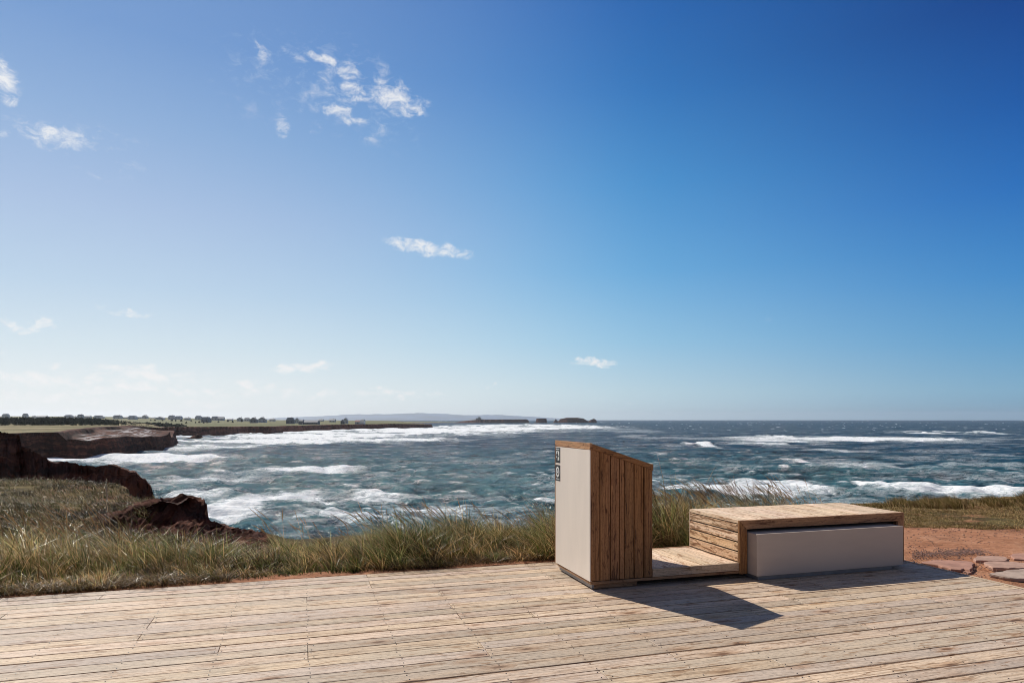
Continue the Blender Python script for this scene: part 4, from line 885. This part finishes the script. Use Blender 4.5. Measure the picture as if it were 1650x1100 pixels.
# long stray blades lying out over the edge boards
n = 900; u = rs.uniform(-7.3, 2.3, n); cl_ = fbm(u / .35, u * 0, 3, 66) > .5; u = u[cl_]; n = len(u); v = 7.40 + rs.uniform(0, .12, n); x = u * CT - v * ST; y = u * ST + v * CT
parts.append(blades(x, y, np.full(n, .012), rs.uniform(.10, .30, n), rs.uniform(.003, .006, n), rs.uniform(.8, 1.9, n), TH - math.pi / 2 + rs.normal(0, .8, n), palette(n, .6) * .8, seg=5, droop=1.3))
# thin wiry growth on the terrace at the left and on the outcrop
n = 85000; Y_ = rs.uniform(10.0, 24.8, n); PXs = rs.uniform(-60, 420, n); X_ = (PXs - 825) / F * Y_
dn = fbm(X_ / 1.6, Y_ / 1.6, 4, 52); ok = (sdist(X_, Y_, near_poly) > .1) & (dn > .33) & ~((Y_ > 12.4) & (PXs > 255) & (PXs < 400) & (dn < .66)); X_, Y_ = X_[ok], Y_[ok]; n = len(X_)
low = rs.rand(n) < .9
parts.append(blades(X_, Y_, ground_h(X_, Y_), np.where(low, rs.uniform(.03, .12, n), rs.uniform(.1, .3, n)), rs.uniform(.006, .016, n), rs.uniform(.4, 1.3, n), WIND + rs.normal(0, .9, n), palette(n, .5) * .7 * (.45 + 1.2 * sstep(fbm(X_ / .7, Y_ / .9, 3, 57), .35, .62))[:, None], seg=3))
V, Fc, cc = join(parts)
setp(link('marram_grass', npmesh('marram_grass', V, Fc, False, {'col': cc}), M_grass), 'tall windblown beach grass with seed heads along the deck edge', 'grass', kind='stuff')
print('grass faces', len(Fc))
# right side: low turf and the dark tufts on the cliff edge
parts = []
n = 70000; Y_ = rs.uniform(9.5, 16.8, n); PXs = rs.uniform(1330, 1800, n); X_ = (PXs - 825) / F * Y_
tf = turf_near(X_, Y_, sdist(X_, Y_, near_poly)); nn = fbm(X_ / .25, Y_ / .18, 3, 77)
ok = (tf * 1.2 + nn * .9 > .88) & (sdist(X_, Y_, near_poly) > .1); X_, Y_ = X_[ok], Y_[ok]; n = len(X_)
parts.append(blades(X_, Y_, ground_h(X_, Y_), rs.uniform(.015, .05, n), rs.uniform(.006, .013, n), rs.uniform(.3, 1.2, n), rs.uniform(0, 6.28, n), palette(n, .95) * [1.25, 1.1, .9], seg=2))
m = 560; PXs = rs.uniform(1395, 1800, m); dn = vnoise(PXs / 26, PXs * 0, 5); ok = (dn > .30); PXs = PXs[ok]; m = len(PXs); k = 44
Yc = np.interp(PXs, [1330, 1450, 1560, 1700, 1900], [14.0, 15.0, 15.6, 16.3, 17]) - rs.gamma(1.5, .25, m); Xc = (PXs - 825) / F * Yc
a = rs.uniform(0, 6.28, (m, k)); r = rs.gamma(2, .06, (m, k)); X_ = (Xc[:, None] + r * np.cos(a)).ravel(); Y_ = (Yc[:, None] + r * np.sin(a)).ravel()
hh = np.repeat(np.interp(PXs, [1395, 1420, 1450, 1800], [.09, .13, .20, .23]) * (.45 + 1.0 * vnoise(PXs / 14, PXs * 0, 8)), k) * rs.uniform(.5, 1.25, m * k)
n = len(X_); parts.append(blades(X_, Y_, ground_h(X_, Y_), hh, rs.uniform(.006, .010, n), np.clip(rs.normal(.6, .3, n), .1, 1.4), WIND + rs.normal(0, .5, n), palette(n, .6) * [1.05, .92, .75], seg=3))
V, Fc, cc = join(parts)
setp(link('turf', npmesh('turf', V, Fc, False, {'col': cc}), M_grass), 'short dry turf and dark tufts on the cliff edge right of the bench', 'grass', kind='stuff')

# thin weathered stake on the terrace at the left
def stake():
    x_, y_ = at(171.5, 21.0), 21.0; g_ = float(ground_h(np.array([x_]), np.array([y_]))[0]); zt = zz(779.5, 21.0)
    bm = bmesh.new(); prev = None; k = 7
    for j, tt in enumerate(np.linspace(0, 1, 9)):
        rr = .022 * (1 - .25 * tt) * (1 if j < 8 else .45); z_ = g_ - .1 + (zt - g_ + .1) * tt; ox = .012 * math.sin(tt * 5)
        ring = [bm.verts.new((x_ + ox + rr * math.cos(a * 6.283 / k), y_ + rr * math.sin(a * 6.283 / k), z_)) for a in range(k)]
        if prev:
            for a in range(k): bm.faces.new((prev[a], prev[(a + 1) % k], ring[(a + 1) % k], ring[a]))
        prev = ring
    bm.faces.new(prev); me = bpy.data.meshes.new('stake'); bm.to_mesh(me); bm.free()
    setp(link('stake', me, simple('stake_wood', (.62, .46, .30), .8, .2, 20)), 'thin bare wooden stake standing in the turf before the dark cliff', 'stake')
stake()

# ------------------------------------------------------------------ far houses, woods and bushes
MW = [simple('white_wall', (.75, .75, .73), .8, .05, .2), simple('grey_wall', (.68, .69, .70), .8, .05, .2), simple('dark_wall', (.24, .26, .28), .8, .05, .2), simple('brick_red_wall', (.25, .10, .07), .8, .05, .2)]
MR = [simple('dark_roof', (.30, .31, .33), .8, .1, .3), simple('grey_roof', (.50, .51, .53), .8, .1, .3)]
MG = simple('window_dark', (.02, .025, .03), .3)
def coast_z(X, Y):
    a_ = np.array([X]); b_ = np.array([Y]); return float(coast_top(a_, b_, None)[0])
def part(name, verts, faces, m, parent):
    me = bpy.data.meshes.new(name); me.from_pydata(verts, [], faces); return link(name, me, m, parent)
BF = [(0, 3, 2, 1), (4, 5, 6, 7), (0, 1, 5, 4), (1, 2, 6, 5), (2, 3, 7, 6), (3, 0, 4, 7)]
def boxv(x0, x1, y0, y1, z0, z1): return [(x0, y0, z0), (x1, y0, z0), (x1, y1, z0), (x0, y1, z0), (x0, y0, z1), (x1, y0, z1), (x1, y1, z1), (x0, y1, z1)]
def house(pxc, Z, wpx, py_top, kind, wm, rm, label, z=None, name='house', group='far houses across the bay', depth=None, wz=.58, win=2):
    X = at(pxc, Z); g_ = coast_z(X, Z) if z is None else z; w = wpx * Z / F; ht = zz(py_top, Z) - g_; d = depth or w * .7
    r_ = empty(name, (X, Z, g_ - .3), rnd.uniform(-.15, .15)); setp(r_, label, 'house', group)
    ht = max(ht, 2.5) + .3; hw = ht * wz; a = w / 2
    part('wall', boxv(-a, a, -d / 2, d / 2, 0, hw), BF, wm, r_)
    if kind == 'gable':      # gable end faces the camera
        rf = [(-a - .3, -d / 2 - .3, hw), (a + .3, -d / 2 - .3, hw), (a + .3, d / 2 + .3, hw), (-a - .3, d / 2 + .3, hw), (0, -d / 2 - .3, ht), (0, d / 2 + .3, ht)]
        fcs = [(0, 1, 4), (2, 3, 5), (1, 2, 5, 4), (3, 0, 4, 5), (0, 3, 2, 1)]
    elif kind == 'mansard':
        k_ = .68; rf = boxv(-a - .3, a + .3, -d / 2 - .3, d / 2 + .3, hw, hw + .01)[:4] + [(-a * k_, -d * .3, ht), (a * k_, -d * .3, ht), (a * k_, d * .3, ht), (-a * k_, d * .3, ht)]; fcs = BF
    else:                    # ridge across
        rf = [(-a - .3, -d / 2 - .3, hw), (a + .3, -d / 2 - .3, hw), (a + .3, d / 2 + .3, hw), (-a - .3, d / 2 + .3, hw), (-a - .3, 0, ht), (a + .3, 0, ht)]
        fcs = [(0, 1, 5, 4), (2, 3, 4, 5), (0, 4, 3), (1, 2, 5), (0, 3, 2, 1)]
    rfo = part('roof', rf, fcs, rm, r_)
    if rnd.random() < .6: part('chimney', boxv(a * .3, a * .3 + .7, -.3, .4, ht - (.1 if kind != 'gable' else 1.5), ht + .7), BF, MW[3], rfo)
    for i in range(win):
        cx_ = -a + w * (i + .5) / win; part('window', boxv(cx_ - .55, cx_ + .55, -d / 2 - .06, -d / 2 + .02, hw * .35, hw * .75), BF, MG, r_)
    return r_
HS = [(9.5, 1500, 9, 666.5, 'mansard', 1, 1, 'leftmost far house with a broad roof above the dark wood'),
      (41, 1500, 7, 666, 'mansard', 1, 1, 'tall narrow house above the dark wood near the left edge'),
      (55, 1550, 6, 669.5, 'ridge', 1, 1, 'tiny low house just right of the tall narrow one at far left'),
      (68, 1450, 15, 669.3, 'ridge', 1, 1, 'long low grey building above the middle of the dark wood'),
      (111, 1500, 11, 668.2, 'mansard', 1, 1, 'house with a hipped roof above the wood, left of a taller one'),
      (120, 1600, 8, 670, 'ridge', 1, 1, 'small low house between two hipped roofed houses over the wood'),
      (130, 1500, 8, 667.3, 'mansard', 1, 0, 'tall hipped house above the right half of the dark wood'),
      (141, 1550, 10, 669.3, 'ridge', 1, 1, 'low house beside the tall hipped one above the wood'),
      (159, 1450, 12, 669, 'mansard', 1, 0, 'wide dark house with a white patch at its right, above the wood end'),
      (167, 1440, 3, 671, 'ridge', 0, 1, 'tiny white shed right of the wide dark house above the wood'),
      (190, 1400, 12, 668.7, 'mansard', 1, 0, 'broad grey house where the dark wood ends'),
      (203, 1450, 9, 671, 'ridge', 1, 1, 'low house to the right of the broad grey one'),
      (214, 1350, 12, 669.5, 'mansard', 1, 1, 'peaked grey house left of the field with bushes'),
      (226, 1500, 6, 671, 'ridge', 1, 1, 'tiny house between two peaked houses on the skyline'),
      (234, 1450, 8, 668.3, 'gable', 1, 1, 'small peaked house standing highest over the field'),
      (259, 1350, 11, 671, 'gable', 1, 1, 'pale grey gabled house over the bushy field'),
      (277, 1400, 9, 668.8, 'mansard', 1, 1, 'left one of a pair of tall houses above the field'),
      (288, 1400, 10, 670, 'mansard', 1, 1, 'right one of a pair of tall houses above the field'),
      (302, 1350, 8, 672, 'ridge', 0, 1, 'small pale house right of the pair of tall houses'),
      (320, 1400, 9, 669.6, 'mansard', 1, 1, 'dark house behind the greenish one in the middle of the skyline'),
      (332, 1100, 13, 671.5, 'mansard', 2, 0, 'greenish dark house low in the field among the bushes'),
      (347, 1400, 10, 670.4, 'mansard', 1, 1, 'grey house right of the greenish dark one'),
      (356, 1400, 10, 671, 'ridge', 1, 1, 'last grey house of the skyline row before a gap'),
      (387, 1300, 9, 672, 'gable', 1, 1, 'pale gabled house left of the dark peaked house'),
      (398, 1350, 7, 672.5, 'ridge', 1, 1, 'tiny pale house just left of the dark peaked house'),
      (409, 1000, 11, 672, 'gable', 2, 0, 'dark house with a steep peaked roof'),
      (423, 1100, 12, 671.5, 'gable', 1, 1, 'pale gabled house between the dark peaked house and the long barn'),
      (468, 850, 12, 672.5, 'mansard', 2, 0, 'dark square house left of the long dark barn'),
      (479, 1000, 7, 673, 'gable', 1, 1, 'pale little house squeezed between the dark house and the barn'),
      (536, 1200, 9, 674.5, 'ridge', 0, 1, 'low white house right of the long barn'),
      (552, 810, 6, 675.5, 'gable', 2, 0, 'tiny dark shed left of the two toned house'),
      (557, 950, 7, 673.0, 'gable', 1, 1, 'pale house behind the tiny dark shed'),
      (517, 1400, 8, 675, 'ridge', 0, 1, 'small white house just right of the long barn'),
      (247, 1500, 7, 672, 'ridge', 1, 1, 'tiny low house in the gap between peaked house and pale gable'),
      (371, 1450, 8, 674, 'ridge', 0, 1, 'small white house in the gap before the pale gables'),
      (439, 1400, 8, 674, 'ridge', 1, 1, 'low house in the wide gap left of the dark square house')]
for c_ in HS:
    house(c_[0], c_[1], c_[2], c_[3], c_[4], MW[c_[5]], MR[c_[6]], c_[7])
# long barn with a taller end, and the two toned house: things of their own
bz_ = 760; X = at(498.5, bz_); g_ = coast_z(X, bz_); bn = empty('barn', (X, bz_, g_ - .2)); setp(bn, 'long dark barn with a taller block at its left end', 'barn')
px2 = bz_ / F
part('wall', boxv(-8 * px2, 15 * px2, -5, 5, 0, 2.6), BF, MW[2], bn)
part('roof', [(-8 * px2, -5.4, 2.6), (15.2 * px2, -5.4, 2.6), (15.2 * px2, 5.4, 2.6), (-8 * px2, 5.4, 2.6), (-8 * px2, 0, 5.0), (15.2 * px2, 0, 5.0)], [(0, 1, 5, 4), (2, 3, 4, 5), (0, 4, 3), (1, 2, 5)], MR[0], bn)
part('tower_block', boxv(-15 * px2, -8.1 * px2, -5.5, 5.5, 0, 4.0), BF, MW[2], bn)
part('roof', [(-15.4 * px2, -6, 4), (-7.7 * px2, -6, 4), (-7.7 * px2, 6, 4), (-15.4 * px2, 6, 4), (-13.5 * px2, -3, 5.4), (-9.5 * px2, -3, 5.4), (-9.5 * px2, 3, 5.4), (-13.5 * px2, 3, 5.4)], BF, MR[0], bn)
part('door', boxv(-9.6 * px2, -8.3 * px2, -5.62, -5.45, 0, 2.4), BF, MW[0], bn)
for i in range(5): part('window', boxv((-5 + i * 3.9) * px2, (-4.2 + i * 3.9) * px2, -5.08, -4.95, 1.0, 1.9), BF, MG, bn)
th_ = 820; X = at(580, th_); g_ = coast_z(X, th_); t2 = empty('house', (X, th_, g_ - .2)); setp(t2, 'white and red house with a dark right half, nearest to the headland tip', 'house', 'far houses across the bay'); p3 = th_ / F
part('wall', boxv(-7 * p3, 1 * p3, -4, 4, 0, 3.0), BF, MW[0], t2)
part('wall', boxv(1.05 * p3, 7.5 * p3, -4.5, 4.5, 0, 4.2), BF, MW[0], t2)['label'] = 'tall white right half with dark gable'
part('roof', [(-7.4 * p3, -4.3, 3.0), (1 * p3, -4.3, 3.0), (1 * p3, 4.3, 3.0), (-7.4 * p3, 4.3, 3.0), (-7 * p3, 0, 5.0), (1 * p3, 0, 5.0)], [(0, 1, 5, 4), (2, 3, 4, 5), (0, 4, 3), (1, 2, 5)], MW[3], t2)
part('roof', [(.9 * p3, -4.8, 4.2), (7.8 * p3, -4.8, 4.2), (7.8 * p3, 4.8, 4.2), (.9 * p3, 4.8, 4.2), (2 * p3, -2, 5.9), (6.6 * p3, -2, 5.9), (6.6 * p3, 2, 5.9), (2 * p3, 2, 5.9)], BF, MR[0], t2)
for i in range(3): part('window', boxv((-5.6 + 2.3 * i) * p3, (-4.6 + 2.3 * i) * p3, -4.07, -3.95, 1.0, 2.2), BF, MG, t2)
# house on the long island
iz = 2350; X = at(771, iz); hz_ = zz(676.3, iz); ih = empty('lodge', (X, iz, hz_ - 1)); setp(ih, 'dark lodge with a taller middle block on the long island', 'house'); p4 = iz / F
part('wall', boxv(-4.2 * p4, 4.4 * p4, -6, 6, 0, 1 + 3.0 * p4), BF, MW[2], ih)
part('middle_block', boxv(-.2 * p4, 3.2 * p4, -5, 5, 1 + 3.0 * p4, 1 + 4.6 * p4), BF, MW[2], ih)
part('wing', boxv(4.45 * p4, 10 * p4, -4, 4, 0, 1 + 1.2 * p4), BF, MW[1], ih)
part('chimney', boxv(.4 * p4, .9 * p4, -1, 1, 1 + 4.62 * p4, 1 + 5.6 * p4), BF, MW[2], ih)

# spruce wood on the headland plateau: too many stems to count, one mass of small crowns
leafm, lt = mat('spruce_foliage'); la = lt.new('ShaderNodeAttribute', attribute_name='col').outputs['Color']
lt.put(lt.bsdf.inputs['Base Color'], la); lt.bsdf.inputs['Roughness'].default_value = .9; lt.bsdf.inputs['Specular IOR Level'].default_value = .1
def crowns(xs, ys, zs_, hs, ws, nl, cols):
    n = len(xs); t = rs.rand(n, nl) ** .7; a = rs.uniform(0, 6.28, (n, nl)); prof = (1 - t) ** .6 * (.35 + .65 * np.minimum(t * 5, 1))
    r = ws[:, None] * prof * rs.uniform(.55, 1.05, (n, nl))
    cx = xs[:, None] + r * np.cos(a); cy = ys[:, None] + r * np.sin(a); cz = zs_[:, None] + hs[:, None] * t
    s = (ws[:, None] * rs.uniform(.18, .42, (n, nl))); d1 = rs.normal(size=(n, nl, 3)); d1 /= np.linalg.norm(d1, axis=-1, keepdims=True); d2 = rs.normal(size=(n, nl, 3)); d2 -= (d2 * d1).sum(-1, keepdims=True) * d1; d2 /= np.linalg.norm(d2, axis=-1, keepdims=True)
    c = np.stack([cx, cy, cz], -1); s = s[..., None]
    V = np.stack([c - s * d1, c + s * d2 * .8, c + s * d1, c - s * d2 * .8], 2).reshape(-1, 3)
    Fc = np.arange(n * nl * 4).reshape(-1, 4); cc = np.repeat((cols[:, None, :] * rs.uniform(.6, 1.4, (n, nl, 1))).reshape(-1, 3), 4, axis=0)
    return V, Fc, cc
n = 1500; Zt = rs.uniform(330, 520, n); PXs = rs.uniform(-140, 250, n)
hx = np.interp(PXs, [-140, 90, 150, 185, 205, 215, 250], [3.4, 3.2, 2.8, 1.7, 1.0, .8, .4]) * rs.uniform(.65, 1.15, n) * np.interp(Zt, [330, 400, 520], [.7, 1, 1.1])
Xt = (PXs - 825) / F * Zt; zt_ = head_top(Xt, Zt, None)
V, Fc, cc = crowns(Xt, Zt, zt_ - .2, hx, hx * .42, 60, np.tile([.085, .100, .075], (n, 1)) * rs.uniform(.7, 1.4, (n, 1)))
setp(link('spruce_wood', npmesh('spruce_wood', V, Fc, False, {'col': cc}), leafm), 'dark low spruce wood behind the pale meadow on the headland', 'wood', kind='stuff')
# dark scrub at the right end of the wood
n = 260; Zt = rs.uniform(480, 640, n); PXs = rs.uniform(205, 300, n); Xt = (PXs - 825) / F * Zt; hx = rs.uniform(1.0, 2.6, n) * np.interp(PXs, [205, 240, 285, 300], [1.3, 1.2, .8, .3])
V, Fc, cc = crowns(Xt, Zt, coast_top(Xt, Zt, None) - .1, hx, hx * .9, 40, np.tile([.08, .09, .06], (n, 1)) * rs.uniform(.7, 1.4, (n, 1)))
setp(link('scrub', npmesh('scrub', V, Fc, False, {'col': cc}), leafm), 'low dark scrub on the coast right of the spruce wood', 'scrub', kind='stuff')
# scattered single bushes in the field
BL = ['leftmost', 'second', 'third', 'fourth', 'fifth', 'sixth', 'seventh', 'eighth', 'ninth', 'tenth', 'eleventh', 'twelfth']
bpx = [(243, 679.6), (250, 678.6), (262, 679.5), (268, 682), (277, 680), (292, 680.5), (293, 683.5), (308, 679.8), (315, 681.5), (321, 681.3), (328, 682), (340, 680), (352, 681), (367, 680.5), (375, 681), (390, 680.3), (258, 682.5), (283, 679), (300, 682), (334, 681.5)]
bpx.sort()
def ordi(i, n):
    w_ = ['first', 'second', 'third', 'fourth', 'fifth', 'sixth', 'seventh', 'eighth', 'ninth', 'tenth']
    return (w_[i] + ' from the left' if i else 'leftmost') if i < n / 2 else ((w_[n - 1 - i] + ' from the right') if n - 1 - i else 'rightmost')
for i, (px, py) in enumerate(bpx):
    Z = F * (H + 3.6) / (py - Y0); Z = min(max(Z, 620), 1200); X = at(px, Z); hh = rnd.uniform(1.4, 2.6) * Z / 900
    gz = coast_z(X, Z)
    V, Fc, cc = crowns(np.array([0.]), np.array([0.]), np.array([.1]), np.array([hh]), np.array([hh * .75]), 90, np.array([[.05, .06, .035]]))
    b_ = empty('bush', (X, Z, gz)); setp(b_, 'small dark bush in the green field, %s of the scattered bushes' % ordi(i, len(bpx)), 'bush', 'bushes scattered over the far field')
    link('foliage', npmesh('foliage', V, Fc, False, {'col': cc}), leafm, b_)
    part('stem', boxv(-.08, .08, -.08, .08, -.3, hh * .5), BF, M_dark, b_)

# rock in the surf off the coast
ridge('rock', [(at(p, 410), 410, zz(y, 410)) for p, y in ((300, 706), (308, 703), (316, 698.5), (321, 698), (324, 701), (330, 706))], 6, -11, 'small dark rock standing in the surf under the far coast', 'rock', M_cliff3, 91, nz=24, ncol=60, jag=1.0, thick_noise=1.0)

# ------------------------------------------------------------------ haze
hm = bpy.data.materials.new('haze'); hm.use_nodes = True; t = NT(hm.node_tree); t.n.clear()
vo = t.new('ShaderNodeVolumePrincipled'); vo.inputs['Color'].default_value = (.88, .93, 1.0, 1); vo.inputs['Density'].default_value = HAZE = 5e-5; vo.inputs['Anisotropy'].default_value = .5
t.l.new(vo.outputs[0], t.new('ShaderNodeOutputMaterial').inputs[1])
me = bpy.data.meshes.new('haze'); me.from_pydata(boxv(-14500, 14500, -200, 14800, -16, 150), [], BF)
setp(link('haze', me, hm), 'thin pale sea haze that fades the far coast and hills', 'haze', kind='stuff')
